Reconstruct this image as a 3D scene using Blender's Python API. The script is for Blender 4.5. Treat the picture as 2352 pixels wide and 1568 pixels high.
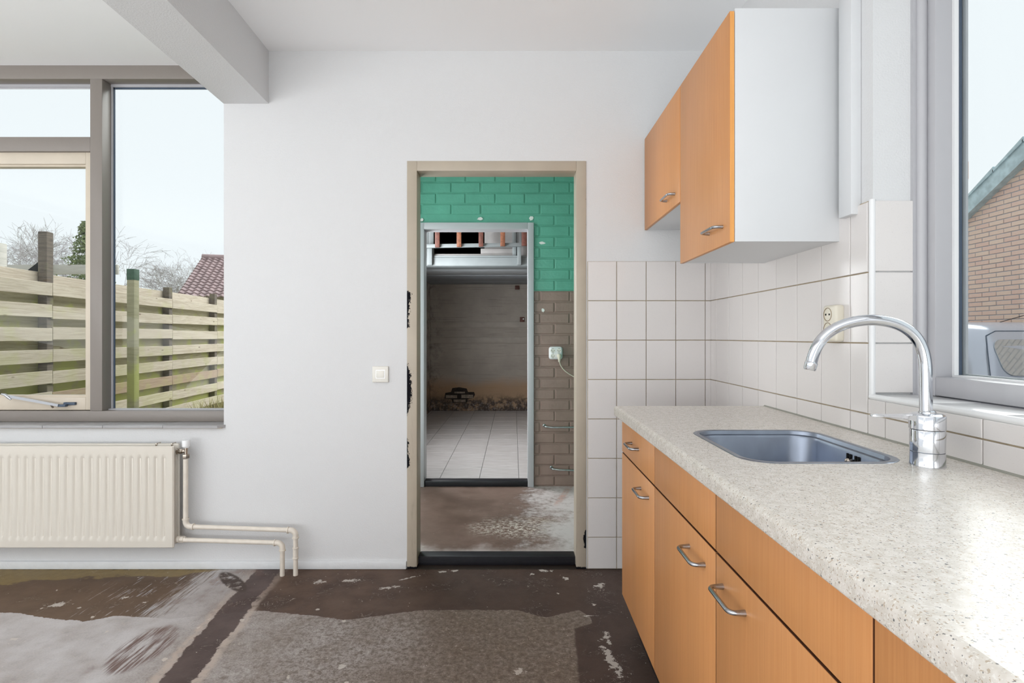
import bpy, bmesh, math, random
from mathutils import Vector, Matrix
random.seed(7)
S = bpy.context.scene
COL = S.collection
for o in list(bpy.data.objects): bpy.data.objects.remove(o)

# ------------------------------------------------------------------ camera, world, light, exposure
F = 1235.0
EYE = 1.195
cam_d = bpy.data.cameras.new('camera'); cam = bpy.data.objects.new('camera', cam_d); COL.objects.link(cam)
cam.location = (0, 0, EYE); cam.rotation_euler = (math.pi/2, 0, 0)
cam_d.sensor_width = 36; cam_d.sensor_fit = 'HORIZONTAL'; cam_d.lens = F/2352*36
cam_d.shift_x = -4/2352; cam_d.shift_y = -12/2352
cam_d.clip_start = 0.02
S.camera = cam

S.view_settings.view_transform = 'Standard'; S.view_settings.look = 'None'
S.view_settings.gamma = 1; S.view_settings.use_curve_mapping = False
S.view_settings.exposure = 0.0
S.cycles.max_bounces = 8; S.cycles.diffuse_bounces = 4; S.cycles.glossy_bounces = 3; S.cycles.transmission_bounces = 4
S.cycles.use_adaptive_sampling = True; S.cycles.adaptive_threshold = 0.08; S.cycles.adaptive_min_samples = 20
S.cycles.transparent_max_bounces = 10; S.cycles.caustics_reflective = False; S.cycles.caustics_refractive = False

W = bpy.data.worlds.new('overcast_sky'); S.world = W; W.use_nodes = True
wn = W.node_tree.nodes; wl = W.node_tree.links
bgn = wn['Background']; bgn.inputs['Color'].default_value = (0.945, 0.972, 1.0, 1); bgn.inputs['Strength'].default_value = 1.08

def area(name, loc, rot, sx, sy, power, col=(1, 1, 1), portal=False):
    d = bpy.data.lights.new(name, 'AREA'); d.shape = 'RECTANGLE'; d.size = sx; d.size_y = sy
    d.energy = power; d.color = col
    if portal: d.cycles.is_portal = True
    o = bpy.data.objects.new(name, d); COL.objects.link(o); o.location = loc; o.rotation_euler = rot
    return o
R90 = math.pi/2
# added fill lamps floating behind the camera, tilted up to bounce off the ceiling
area('bounce_fill_rear', (-1.9, -2.15, 0.95), (R90+math.radians(62), 0, 0), 5.0, 1.9, 138, (0.985, 0.995, 1.0))
area('bounce_fill_side', (-4.95, -0.6, 1.3), (R90+math.radians(78), 0, -R90), 3.4, 2.1, 84, (0.985, 0.995, 1.0))
# daylight through the hall's glazed outer door and the garage's window
area('daylight_hall_door', (-1.12, 3.55, 1.25), (R90, 0, -R90), 1.0, 2.1, 22, (0.95, 0.98, 1.0))
area('daylight_garage_window', (-1.42, 5.25, 1.75), (R90, 0, -R90), 1.0, 1.3, 90, (0.95, 0.98, 1.0))
# soft glow of the hidden sun behind the overcast, from beyond the drive
sun_d = bpy.data.lights.new('overcast_sun', 'SUN'); sun_d.energy = 3.4; sun_d.angle = math.radians(55); sun_d.color = (1.0, 0.99, 0.97)
sun = bpy.data.objects.new('overcast_sun', sun_d); COL.objects.link(sun); sun.location = (8, 9, 9)
sun.rotation_euler = Vector((math.sin(math.radians(52))*math.cos(math.radians(33)), math.cos(math.radians(52))*math.cos(math.radians(33)), math.sin(math.radians(33)))).to_track_quat('Z', 'Y').to_euler()

# ------------------------------------------------------------------ node helpers
class NT:
    def __init__(s, name):
        s.m = bpy.data.materials.new(name); s.m.use_nodes = True
        s.t = s.m.node_tree; s.b = s.t.nodes['Principled BSDF']
        s._o = None; s._p = None
    def n(s, typ): return s.t.nodes.new(typ)
    def L(s, a, b): s.t.links.new(a, b)
    def put(s, v, sock):
        if isinstance(v, (int, float)):
            if sock.type == 'RGBA': sock.default_value = (v, v, v, 1)
            elif sock.type == 'VECTOR': sock.default_value = (v, v, v)
            else: sock.default_value = v
        elif isinstance(v, (tuple, list)):
            sock.default_value = tuple(v) if len(v) != 3 or len(sock.default_value) == 3 else (*v, 1)
        else: s.L(v, sock)
    def obj(s):
        if not s._o: s._o = s.n('ShaderNodeTexCoord').outputs['Object']
        return s._o
    def pos(s):
        if not s._p: s._p = s.n('ShaderNodeNewGeometry').outputs['Position']
        return s._p
    def rand(s): return s.n('ShaderNodeObjectInfo').outputs['Random']
    def scale(s, v, sc):
        n = s.n('ShaderNodeMapping'); s.L(v, n.inputs['Vector']); n.inputs['Scale'].default_value = sc
        return n.outputs[0]
    def vadd(s, a, b):
        n = s.n('ShaderNodeVectorMath'); n.operation = 'ADD'; s.put(a, n.inputs[0]); s.put(b, n.inputs[1]); return n.outputs[0]
    def xyz(s, v):
        n = s.n('ShaderNodeSeparateXYZ'); s.L(v, n.inputs[0]); return n.outputs
    def comb(s, x, y, z):
        n = s.n('ShaderNodeCombineXYZ'); s.put(x, n.inputs[0]); s.put(y, n.inputs[1]); s.put(z, n.inputs[2]); return n.outputs[0]
    def ma(s, op, a, b=0.0, c=0.0):
        n = s.n('ShaderNodeMath'); n.operation = op; s.put(a, n.inputs[0]); s.put(b, n.inputs[1]); s.put(c, n.inputs[2]); return n.outputs[0]
    def noise(s, v, sc, det=4, rough=.55, dist=0):
        n = s.n('ShaderNodeTexNoise'); s.L(v, n.inputs['Vector']); n.inputs['Scale'].default_value = sc
        n.inputs['Detail'].default_value = det; n.inputs['Roughness'].default_value = rough; n.inputs['Distortion'].default_value = dist
        return n.outputs['Fac']
    def voro(s, v, sc, out='Distance', rnd=1.0):
        n = s.n('ShaderNodeTexVoronoi'); s.L(v, n.inputs['Vector']); n.inputs['Scale'].default_value = sc
        n.inputs['Randomness'].default_value = rnd; return n.outputs[out]
    def step(s, v, lo, hi, a=0.0, b=1.0):
        n = s.n('ShaderNodeMapRange'); n.interpolation_type = 'SMOOTHSTEP'; s.put(v, n.inputs['Value'])
        s.put(lo, n.inputs['From Min']); s.put(hi, n.inputs['From Max']); s.put(a, n.inputs['To Min']); s.put(b, n.inputs['To Max'])
        return n.outputs[0]
    def lin(s, v, lo, hi, a=0.0, b=1.0):
        n = s.n('ShaderNodeMapRange'); s.put(v, n.inputs['Value'])
        s.put(lo, n.inputs['From Min']); s.put(hi, n.inputs['From Max']); s.put(a, n.inputs['To Min']); s.put(b, n.inputs['To Max'])
        return n.outputs[0]
    def mix(s, f, a, b, mode='MIX'):
        n = s.n('ShaderNodeMix'); n.data_type = 'RGBA'; n.blend_type = mode
        s.put(f, n.inputs[0]); s.put(a, n.inputs[6]); s.put(b, n.inputs[7]); return n.outputs[2]
    def curve(s, v, pts, x0, x1, y0, y1):
        n = s.n('ShaderNodeFloatCurve'); c = n.mapping.curves[0]
        P = [((x-x0)/(x1-x0), (y-y0)/(y1-y0)) for x, y in pts]
        c.points[0].location = P[0]; c.points[1].location = P[-1]
        for p in P[1:-1]: c.points.new(*p)
        for p in c.points: p.handle_type = 'VECTOR'
        n.mapping.update()
        s.L(s.lin(v, x0, x1), n.inputs['Value'])
        return s.ma('MULTIPLY_ADD', n.outputs[0], y1-y0, y0)
    def bump(s, h, strength=.3, dist=.01):
        n = s.n('ShaderNodeBump'); n.inputs['Strength'].default_value = strength; n.inputs['Distance'].default_value = dist
        s.L(h, n.inputs['Height']); s.L(n.outputs[0], s.b.inputs['Normal'])
    def col(s, v): s.put(v, s.b.inputs['Base Color'])
    def rough(s, v): s.put(v, s.b.inputs['Roughness'])
    def metal(s, v): s.put(v, s.b.inputs['Metallic'])
    def spec(s, v): s.put(v, s.b.inputs['Specular IOR Level'])
    def coat(s, v, r=.1): s.b.inputs['Coat Weight'].default_value = v; s.b.inputs['Coat Roughness'].default_value = r

def lin3(r, g, b):
    f = lambda c: (c/255/12.92) if c/255 <= .04045 else ((c/255+.055)/1.055)**2.4
    return (f(r), f(g), f(b))
def simple(name, rgb, rough=.5, metal=0, var=.06, vs=6, bump=0, bs=80, spec=.5):
    t = NT(name); c = lin3(*rgb)
    if var < .025: t.col(c)
    else:
        nz = t.noise(t.pos(), vs, 2)
        t.col(t.mix(t.step(nz, .3, .7), tuple(x*(1-var) for x in c), tuple(min(1, x*(1+var)) for x in c)))
    t.rough(rough); t.metal(metal); t.spec(spec)
    if bump: t.bump(t.noise(t.pos(), bs, 1), bump, .004)
    return t.m

MT = {}
MT['white'] = simple('white_emulsion', (220, 221, 222), .75, var=.012, vs=1.5, bump=.28, bs=170, spec=.25)
MT['ceil'] = simple('ceiling_emulsion', (250, 251, 252), .85, var=.01, spec=.2)
MT['skirt'] = simple('skirting_paint', (225, 228, 230), .5, var=.03, vs=12, bump=.3, bs=60)
MT['melamine'] = simple('white_melamine', (217, 219, 221), .35, var=.004)
MT['frame_grey'] = simple('grey_gloss_paint', (136, 129, 123), .35, var=.02, vs=8, bump=.08, bs=60)
MT['frame_light'] = simple('pale_grey_gloss_paint', (184, 184, 188), .35, var=.02, vs=8)
MT['casement'] = simple('cream_casement_paint', (204, 193, 176), .4, var=.03, vs=10)
MT['gasket'] = simple('blue_grey_rubber_gasket', (70, 84, 102), .5)
MT['chrome'] = simple('polished_chrome', (218, 221, 226), .07, 1, var=0)
MT['nickel'] = simple('nickel_brass', (190, 180, 168), .22, 1, var=.05)
MT['handle'] = simple('satin_nickel', (176, 178, 182), .24, 1, var=.02)
MT['alu'] = simple('satin_aluminium', (190, 192, 196), .35, 1, var=.02)
MT['radiator'] = simple('cream_radiator_enamel', (218, 212, 201), .3, var=.015, vs=3)
MT['pipe_cream'] = simple('cream_pipe_paint', (226, 218, 206), .4, var=.04, vs=25)
MT['switch'] = simple('ivory_plastic', (232, 230, 222), .35, var=.005)
MT['socket_cream'] = simple('cream_plastic', (226, 220, 204), .3, var=.01)
MT['socket_brown'] = simple('brown_bakelite', (150, 132, 106), .35, var=.05)
MT['pvc'] = simple('white_pvc', (236, 237, 238), .25, var=.004)
MT['black'] = simple('black_painted_wood', (24, 24, 30), .45, var=.15, vs=30)
MT['plinth'] = simple('black_plinth', (18, 17, 17), .5, var=.1)
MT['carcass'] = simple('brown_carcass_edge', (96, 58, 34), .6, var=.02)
MT['torn'] = simple('dark_bare_masonry', (44, 36, 32), .9, var=.4, vs=30)
MT['dark'] = simple('dark_hole', (8, 8, 8), .8)
MT['grout'] = simple('brown_grout', (176, 160, 134), .8, var=.1, vs=30)
MT['silicone'] = simple('grey_silicone', (150, 150, 140), .5)
MT['greenpaint'] = simple('green_wall_paint', (96, 168, 146), .4, var=.05, vs=9, bump=.35, bs=55)
MT['brownpaint'] = simple('taupe_wall_paint', (144, 121, 111), .4, var=.06, vs=9, bump=.35, bs=55)
MT['filler'] = simple('white_filler', (228, 228, 225), .7)
MT['wood_dark'] = simple('reddish_wood', (92, 52, 42), .6, var=.25, vs=30)
MT['wood_orange'] = simple('orange_wood', (118, 72, 48), .6, var=.25, vs=30)
MT['loftwhite'] = simple('loft_white_paint', (126, 133, 135), .5, var=.04, vs=9)
MT['loftgrey'] = simple('loft_grey_board', (150, 148, 147), .6, var=.08, vs=7)
MT['board1'] = simple('pale_grey_soffit_board', (170, 176, 180), .55, var=.05)
MT['board2'] = simple('grey_soffit_board', (140, 146, 152), .55, var=.06)
MT['loftshade'] = simple('unlit_loft_black', (4, 4, 4), 1, var=0, spec=0)  # near-black colour stands in for the unlit depth of the loft
MT['garagetaupe'] = simple('garage_taupe_paint', (166, 158, 149), .6, var=.08, vs=5)
MT['cable'] = simple('cream_cable', (225, 218, 200), .4, var=.01)
MT['galv'] = simple('galvanised_steel', (170, 176, 176), .3, 1, var=.12, vs=40)
MT['plainfloor'] = simple('plain_cement', (120, 112, 105), .8, var=.1)
MT['paving'] = simple('grey_paving', (150, 146, 142), .9, var=.12, vs=1.2)
MT['carpaint'] = simple('silver_car_paint', (196, 200, 212), .2, .25, var=0)
MT['rubber'] = simple('tyre_rubber', (25, 25, 26), .7)
MT['verge'] = simple('blue_grey_verge_board', (186, 206, 211), .6, var=.15, vs=9)
MT['mortar'] = simple('grey_mortar', (176, 178, 186), .9, var=.05)
MT['brick_in'] = simple('dirty_white_brick', (140, 128, 116), .9, var=.3, vs=25)

def m_beech(name, c1, c2, axis='z'):
    t = NT(name); p = t.pos()
    fine = t.noise(t.scale(p, (260, 260, 5)), 1, 3, .6)
    broad = t.noise(t.scale(p, (14, 14, .5)), 1, 3, .6)
    a = t.mix(t.step(fine, .3, .75), c1, c2)
    t.col(t.mix(t.step(broad, .35, .7, 0, .45), a, tuple(x*.84 for x in c1)))
    t.rough(.38); t.spec(.4)
    return t.m
MT['beech'] = m_beech('beech_laminate', lin3(213, 151, 96), lin3(204, 140, 85))
MT['beech_edge'] = m_beech('beech_edge_band', lin3(240, 172, 96), lin3(226, 156, 84))

def m_tile(name, c):
    t = NT(name); p = t.pos(); c = lin3(*c)
    sp = t.step(t.noise(p, 420, 2), .66, .72)
    cl = t.noise(p, 3.0, 2)
    a = t.mix(t.step(cl, .3, .7), tuple(x*.985 for x in c), c)
    r = t.rand()
    a = t.mix(t.lin(r, 0, 1, 0, .05), a, (.62, .58, .55))
    t.col(t.mix(t.ma('MULTIPLY', sp, .35), a, tuple(x*.6 for x in c)))
    t.rough(.17); t.spec(.45)
    return t.m
MT['tile'] = m_tile('speckled_wall_tile', (227, 223, 221))
MT['sill_tile_white'] = m_tile('white_glazed_sill', (236, 237, 237))

def m_siltile():
    t = NT('grey_sill_tile'); c = lin3(168, 167, 168)
    t.col(t.mix(t.noise(t.pos(), 20, 3), tuple(x*.93 for x in c), c)); t.rough(.3)
    return t.m
MT['sill_grey'] = m_siltile()

def m_worktop():
    t = NT('speckled_laminate'); p = t.pos()
    base = t.mix(t.step(t.noise(p, 60, 3), .35, .65), lin3(226, 220, 212), lin3(212, 205, 195))
    wh = t.step(t.noise(p, 300, 2, .5), .58, .66)
    base = t.mix(t.ma('MULTIPLY', wh, .6), base, lin3(240, 238, 232))
    br = t.step(t.noise(t.vadd(p, (3.1, 1.7, .4)), 260, 2, .5), .60, .66)
    base = t.mix(t.ma('MULTIPLY', br, .75), base, lin3(176, 156, 132))
    dk = t.step(t.noise(t.vadd(p, (7.3, 4.1, 2.2)), 230, 2, .5), .645, .70)
    base = t.mix(t.ma('MULTIPLY', dk, .85), base, lin3(84, 86, 88))
    t.col(base); t.rough(.26); t.spec(.5)
    t.bump(t.noise(p, 120, 2), .06, .004)
    return t.m
MT['worktop'] = m_worktop()

def m_steel():
    t = NT('brushed_steel'); p = t.pos()
    nz = t.noise(t.scale(p, (2, 2, 1)), 6, 3)
    c = lin3(150, 158, 172)
    t.col(t.mix(t.step(nz, .3, .75), c, tuple(x*.82 for x in c))); t.metal(1)
    t.rough(.3)
    return t.m
MT['steel'] = m_steel()

def m_glass(name, tint=(1, 1, 1)):
    t = NT(name); nt = t.t
    tr = t.n('ShaderNodeBsdfTransparent'); tr.inputs[0].default_value = (*tint, 1)
    gl = t.n('ShaderNodeBsdfGlossy'); gl.inputs['Roughness'].default_value = 0.0
    lw = t.n('ShaderNodeLayerWeight'); lw.inputs['Blend'].default_value = .5
    mx = t.n('ShaderNodeMixShader'); t.L(t.ma('MULTIPLY_ADD', t.ma('POWER', lw.outputs['Facing'], 5.0), .5, .012), mx.inputs[0]); t.L(tr.outputs[0], mx.inputs[1]); t.L(gl.outputs[0], mx.inputs[2])
    nt.nodes.remove(t.b); t.L(mx.outputs[0], nt.nodes['Material Output'].inputs['Surface'])
    return t.m
MT['glass'] = m_glass('window_glass', (.93, .955, .955))
def m_carglass():
    t = NT('tinted_car_glass'); t.col((.60, .68, .74)); t.metal(.75); t.rough(.04)
    return t.m
MT['carglass'] = m_carglass()

# taupe door frame with chipped black patches (base layer showing where the paint has come off)
def m_frame1():
    t = NT('taupe_door_frame_paint'); p = t.pos(); X, Y, Z = t.xyz(p)
    c = lin3(186, 175, 158)
    a = t.mix(t.step(t.noise(p, 7, 4), .3, .7), c, tuple(x*.93 for x in c))
    low = t.step(Z, 1.1, .2)
    a = t.mix(t.ma('MULTIPLY', low, t.step(t.noise(t.scale(p, (40, 40, 8)), 1, 4), .55, .75, 0, .35)), a, lin3(130, 115, 96))
    nz = t.noise(t.scale(p, (110, 110, 60)), 1, 5, .75)
    # left outer edge: three worn stretches
    w = t.curve(Z, [(0, -.02), (.50, -.02), (.53, .014), (.575, .014), (.60, .004), (.66, .008), (.70, -.02), (.76, -.02), (.80, .006), (.86, .020), (.93, .024), (1.0, .020), (1.05, .004), (1.09, -.02), (1.22, -.02), (1.25, .016), (1.3, .008), (1.36, .014), (1.42, .020), (1.44, -.02), (2.2, -.02)], 0, 2.2, -.03, .03)
    d = t.ma('ADD', X, .549)
    thr = t.ma('ADD', w, t.ma('MULTIPLY', t.ma('SUBTRACT', nz, .5), .07))
    k1 = t.step(t.ma('SUBTRACT', thr, d), -.0015, .0015)
    # right outer edge: one chip low down and small nicks
    w2 = t.curve(Z, [(0, -.02), (.09, -.02), (.11, .010), (.16, .014), (.2, .006), (.22, -.02), (1.74, -.02), (1.77, .002), (1.79, -.02), (1.88, -.02), (1.9, .001), (1.93, -.02), (2.2, -.02)], 0, 2.2, -.03, .03)
    d2 = t.ma('SUBTRACT', .372, X)
    k2 = t.step(t.ma('SUBTRACT', t.ma('ADD', w2, t.ma('MULTIPLY', t.ma('SUBTRACT', nz, .5), .03)), d2), -.0015, .0015)
    # thin vertical nicks beside the main patch
    nk = t.ma('MULTIPLY', t.step(t.noise(t.scale(p, (150, 150, 16)), 1, 3), .64, .68), t.ma('MULTIPLY', t.step(t.ma('ABSOLUTE', t.ma('SUBTRACT', d, .032)), .006, .003), t.step(t.ma('ABSOLUTE', t.ma('SUBTRACT', Z, .97)), .12, .08)))
    k = t.ma('MAXIMUM', t.ma('MAXIMUM', k1, k2), nk)
    foot = t.step(t.ma('ADD', Z, t.ma('MULTIPLY', nz, .02)), .024, .018)
    k = t.ma('MAXIMUM', k, foot)
    t.col(t.mix(k, a, (.008, .008, .011))); t.rough(t.ma('MULTIPLY_ADD', k, .5, .42)); t.spec(t.ma('MULTIPLY_ADD', k, -.4, .5))
    return t.m
MT['frame1'] = m_frame1()

# bare kitchen floor: grey screed, brown adhesive band, filled trench
def m_floor():
    t = NT('stained_screed'); p = t.pos(); X, Y, Z = t.xyz(p)
    n1 = t.noise(p, 6, 4, .6); n2 = t.noise(p, 28, 4, .65); n3 = t.noise(p, 150, 3, .7); big = t.noise(p, 1.6, 1)
    # streaks running along the diagonal trowel direction
    mp = t.n('ShaderNodeMapping'); t.L(p, mp.inputs[0]); mp.inputs['Scale'].default_value = (85, 7, 9)
    strk = t.noise(mp.outputs[0], 1, 4, .6)
    jit = t.ma('MULTIPLY', t.ma('SUBTRACT', n2, .5), .05); jit1 = t.ma('MULTIPLY', t.ma('SUBTRACT', n1, .5), .06)
    # grey screed
    g = t.mix(t.step(n1, .3, .7), lin3(178, 170, 166), lin3(150, 139, 132))
    g = t.mix(t.step(n3, .4, .8, 0, .75), g, lin3(104, 93, 84))
    g = t.mix(t.ma('MULTIPLY', t.step(n2, .48, .8), .8), g, lin3(98, 84, 72))
    right = t.step(t.ma('ADD', X, t.ma('MULTIPLY', t.ma('SUBTRACT', big, .5), .8)), -.75, -.25)
    g = t.mix(t.ma('MULTIPLY', right, .7), g, lin3(106, 90, 74))
    left = t.step(X, -1.2, -1.5)
    g = t.mix(t.ma('MULTIPLY', left, t.step(n1, .25, .8, .75, .25)), g, lin3(206, 203, 204))  # sky glare on the left part, painted into the screed colour
    hf = t.noise(p, 48, 5, .85)
    hd = t.step(X, -1.3, -.6, .08, .8)
    g = t.mix(t.ma('MULTIPLY', t.step(hf, .56, .40), hd), g, lin3(88, 73, 62))
    g = t.mix(t.ma('MULTIPLY', t.step(hf, .56, .68), .55), g, lin3(186, 178, 170))
    g = t.mix(t.step(Y, 1.5, .9), g, lin3(205, 202, 200))  # unseen floor behind the camera, made pale to bounce light upward
    # brown adhesive
    bcol = t.mix(t.step(n1, .35, .7), lin3(92, 70, 56), lin3(70, 52, 43))
    bcol = t.mix(t.ma('MULTIPLY', t.step(X, -.75, -.2), .6), bcol, lin3(66, 54, 51))
    bcol = t.mix(t.ma('MULTIPLY', t.step(X, -1.25, -1.45), .5), bcol, lin3(108, 88, 68))
    bcol = t.mix(t.step(n3, .55, .75, 0, .3), bcol, lin3(120, 100, 88))
    edge = t.curve(X, [(-4, 2.33), (-2.15, 2.325), (-2.0, 2.285), (-1.8, 2.255), (-1.7, 2.30), (-1.45, 2.275), (-1.2, 2.33), (-1.12, 2.345), (-.86, 2.30), (-.70, 2.265), (-.42, 2.345), (-.2, 2.35), (.03, 2.345), (.1, 2.30), (.15, 2.285), (.24, 2.335), (.29, 2.345), (.33, 2.28), (.35, 1.0), (1.3, 1.0)], -4, 1.3, .9, 2.5)
    band = t.step(t.ma('ADD', t.ma('SUBTRACT', Y, edge), t.ma('MULTIPLY', jit, .6)), -.002, .002)
    redge = t.curve(Y, [(0, .2), (1.7, .215), (1.86, .225), (2.0, .235), (2.12, .24), (2.2, .25), (2.24, .33), (2.8, .33)], 0, 2.8, 0, .5)
    rpatch = t.step(t.ma('SUBTRACT', t.ma('ADD', X, t.ma('MULTIPLY', jit, .4)), redge), -.006, .006)
    brown = t.ma('MAXIMUM', band, rpatch)
    # scraped bare strip left of the trench and streaks
    sc = t.ma('ADD', X, t.ma('ADD', jit1, t.ma('MULTIPLY', t.ma('SUBTRACT', strk, .5), .42)))
    scr = t.ma('MULTIPLY', t.step(sc, -1.62, -1.50), t.step(X, -1.24, -1.28))
    brown = t.ma('MULTIPLY', brown, t.ma('SUBTRACT', 1, t.ma('MULTIPLY', scr, .85)))
    strk2 = t.ma('MULTIPLY', t.step(strk, .60, .66), t.ma('MULTIPLY', t.step(X, -2.1, -1.8), t.step(X, -1.2, -1.4)))
    brown = t.ma('MULTIPLY', brown, t.ma('SUBTRACT', 1, t.ma('MULTIPLY', strk2, .6)))
    c = t.mix(brown, g, bcol)
    # olive strip along the wall
    ol = t.step(t.ma('ADD', t.ma('ADD', Y, t.ma('MULTIPLY', t.ma('SUBTRACT', t.noise(t.scale(p, (5, 9, 5)), 1, 4), .5), .22)), t.lin(X, -2.6, -1.4, .06, -.06)), 2.66, 2.675)
    ol = t.ma('MULTIPLY', ol, t.step(X, -1.42, -1.6))
    c = t.mix(t.ma('MULTIPLY', ol, .9), c, t.mix(n2, lin3(150, 128, 80), lin3(112, 94, 60)))
    # trench
    tx = t.curve(Y, [(0, -1.14), (1.85, -1.168), (2.05, -1.19), (2.3, -1.215), (2.5, -1.235), (2.8, -1.255)], 0, 2.8, -1.5, -1)
    dt = t.ma('ABSOLUTE', t.ma('ADD', t.ma('SUBTRACT', X, tx), t.ma('ADD', t.ma('MULTIPLY', jit, .9), t.ma('MULTIPLY', jit1, .7))))
    tcol = t.mix(t.step(n1, .3, .7), lin3(92, 76, 72), lin3(70, 54, 50))
    rim = t.ma('MULTIPLY', t.step(dt, .105, .08), t.step(n2, .35, .55, .3, .85))
    rim = t.ma('MULTIPLY', rim, t.step(Y, 2.55, 2.3, .35, 1))
    c = t.mix(rim, c, lin3(186, 170, 158))
    c = t.mix(t.step(dt, .066, .058), c, tcol)
    # reddish dried blot left of the trench
    bl = t.ma('ADD', t.ma('POWER', t.ma('DIVIDE', t.ma('SUBTRACT', t.ma('ADD', X, t.ma('MULTIPLY', t.ma('SUBTRACT', Y, 2.05), .0)), -1.42), .10), 2), t.ma('POWER', t.ma('DIVIDE', t.ma('SUBTRACT', Y, 2.06), .17), 2))
    c = t.mix(t.ma('MULTIPLY', t.step(bl, 1.1, .6), t.step(strk, .38, .6)), c, lin3(110, 88, 82))
    scrt = t.ma('MULTIPLY', t.step(strk, .585, .62), t.ma('MULTIPLY', t.step(n1, .46, .56), t.ma('MULTIPLY', t.step(X, -1.95, -1.75), t.step(X, -1.3, -1.42))))
    c = t.mix(t.ma('MULTIPLY', t.ma('MULTIPLY', scrt, band), .7), c, lin3(176, 176, 182))
    rust = t.ma('MULTIPLY', t.step(n1, .52, .7), t.ma('MULTIPLY', t.step(X, -1.62, -1.45), t.step(X, -1.22, -1.3)))
    c = t.mix(t.ma('MULTIPLY', rust, .45), c, lin3(122, 92, 82))
    dkb = t.ma('MULTIPLY', t.step(t.ma('ADD', t.ma('POWER', t.ma('DIVIDE', t.ma('ADD', t.ma('SUBTRACT', X, -1.37), t.ma('MULTIPLY', t.ma('SUBTRACT', Y, 2.62), .9)), .055), 2), t.ma('POWER', t.ma('DIVIDE', t.ma('SUBTRACT', Y, 2.62), .11), 2)), 1.2, .7), t.step(n2, .3, .5))
    c = t.mix(dkb, c, lin3(66, 50, 42))
    # pale chips and spatters
    v = t.n('ShaderNodeTexVoronoi'); t.L(t.vadd(t.scale(p, (1, .8, 1)), (0, 0, 0)), v.inputs[0]); v.inputs['Scale'].default_value = 14
    chip = t.ma('MULTIPLY', t.step(t.ma('ADD', v.outputs['Distance'], t.ma('MULTIPLY', t.ma('SUBTRACT', n2, .5), .6)), .12, .09), t.step(t.xyz(v.outputs['Color'])[0], .86, .87))
    v2 = t.n('ShaderNodeTexVoronoi'); t.L(p, v2.inputs[0]); v2.inputs['Scale'].default_value = 60
    sp = t.ma('MULTIPLY', t.step(v2.outputs['Distance'], .16, .1), t.step(t.xyz(v2.outputs['Color'])[0], .93, .94))
    c = t.mix(t.ma('MULTIPLY', t.ma('MAXIMUM', chip, sp), .8), c, lin3(205, 195, 184))
    # explicit larger paint spots (x, y, rx, ry, angle)
    spots = [(-2.03, 2.40, .045, .022, .3), (-1.91, 2.37, .014, .009, 0), (-1.66, 2.415, .012, .010, 0), (-1.78, 2.46, .014, .012, .4), (-.60, 2.56, .05, .014, .2), (-.52, 2.66, .055, .008, .5), (-.36, 2.73, .02, .016, 0), (.16, 2.74, .03, .017, 0), (.26, 2.66, .016, .02, 0), (.09, 2.70, .014, .012, 0), (-.8, 2.63, .045, .02, 0), (-.3, 2.74, .02, .012, 0), (.36, 1.98, .02, .11, .15), (.37, 2.13, .014, .05, 0), (.32, 2.30, .045, .006, .1), (.41, 2.58, .025, .03, 0), (-.62, 1.95, .018, .016, 0), (.02, 1.92, .022, .014, 0), (-1.97, 2.12, .02, .012, 0), (-.95, 2.62, .03, .02, .3)]
    nr = t.noise(p, 38, 4, .7)
    m = None
    for (sx, sy, rx, ry, an) in spots:
        mm = t.n('ShaderNodeMapping'); mm.vector_type = 'TEXTURE'
        mm.inputs['Location'].default_value = (sx, sy, 0); mm.inputs['Rotation'].default_value = (0, 0, an); mm.inputs['Scale'].default_value = (rx, ry, 1)
        t.L(p, mm.inputs[0]); ln = t.n('ShaderNodeVectorMath'); ln.operation = 'LENGTH'; t.L(mm.outputs[0], ln.inputs[0])
        k = t.step(t.ma('ADD', ln.outputs['Value'], t.ma('MULTIPLY', t.ma('SUBTRACT', nr, .5), 5.0)), .8, .65)
        m = k if m is None else t.ma('MAXIMUM', m, k)
    c = t.mix(t.ma('MULTIPLY', m, .8), c, lin3(200, 192, 184))
    # hairline scratches
    wv = t.noise(t.scale(p, (3.5, 5, 1)), 2.5, 4, .6, 1.2)
    crack = t.ma('MULTIPLY', t.step(t.ma('ABSOLUTE', t.ma('SUBTRACT', wv, .5)), .004, .0015), t.step(n1, .5, .6))
    c = t.mix(t.ma('MULTIPLY', crack, .55), c, lin3(196, 184, 170))
    # dark grime line at the foot of the wall
    gr = t.step(t.ma('ADD', Y, t.ma('MULTIPLY', t.ma('SUBTRACT', n2, .5), .03)), 2.752, 2.762)
    c = t.mix(t.ma('MULTIPLY', gr, .85), c, lin3(38, 32, 28))
    t.col(c)
    t.rough(t.mix(brown, .5, t.lin(n1, .3, .7, .5, .62))); t.spec(.35)
    t.bump(t.noise(p, 28, 3, .65), .15, .004)
    return t.m
MT['floor'] = m_floor()

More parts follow.
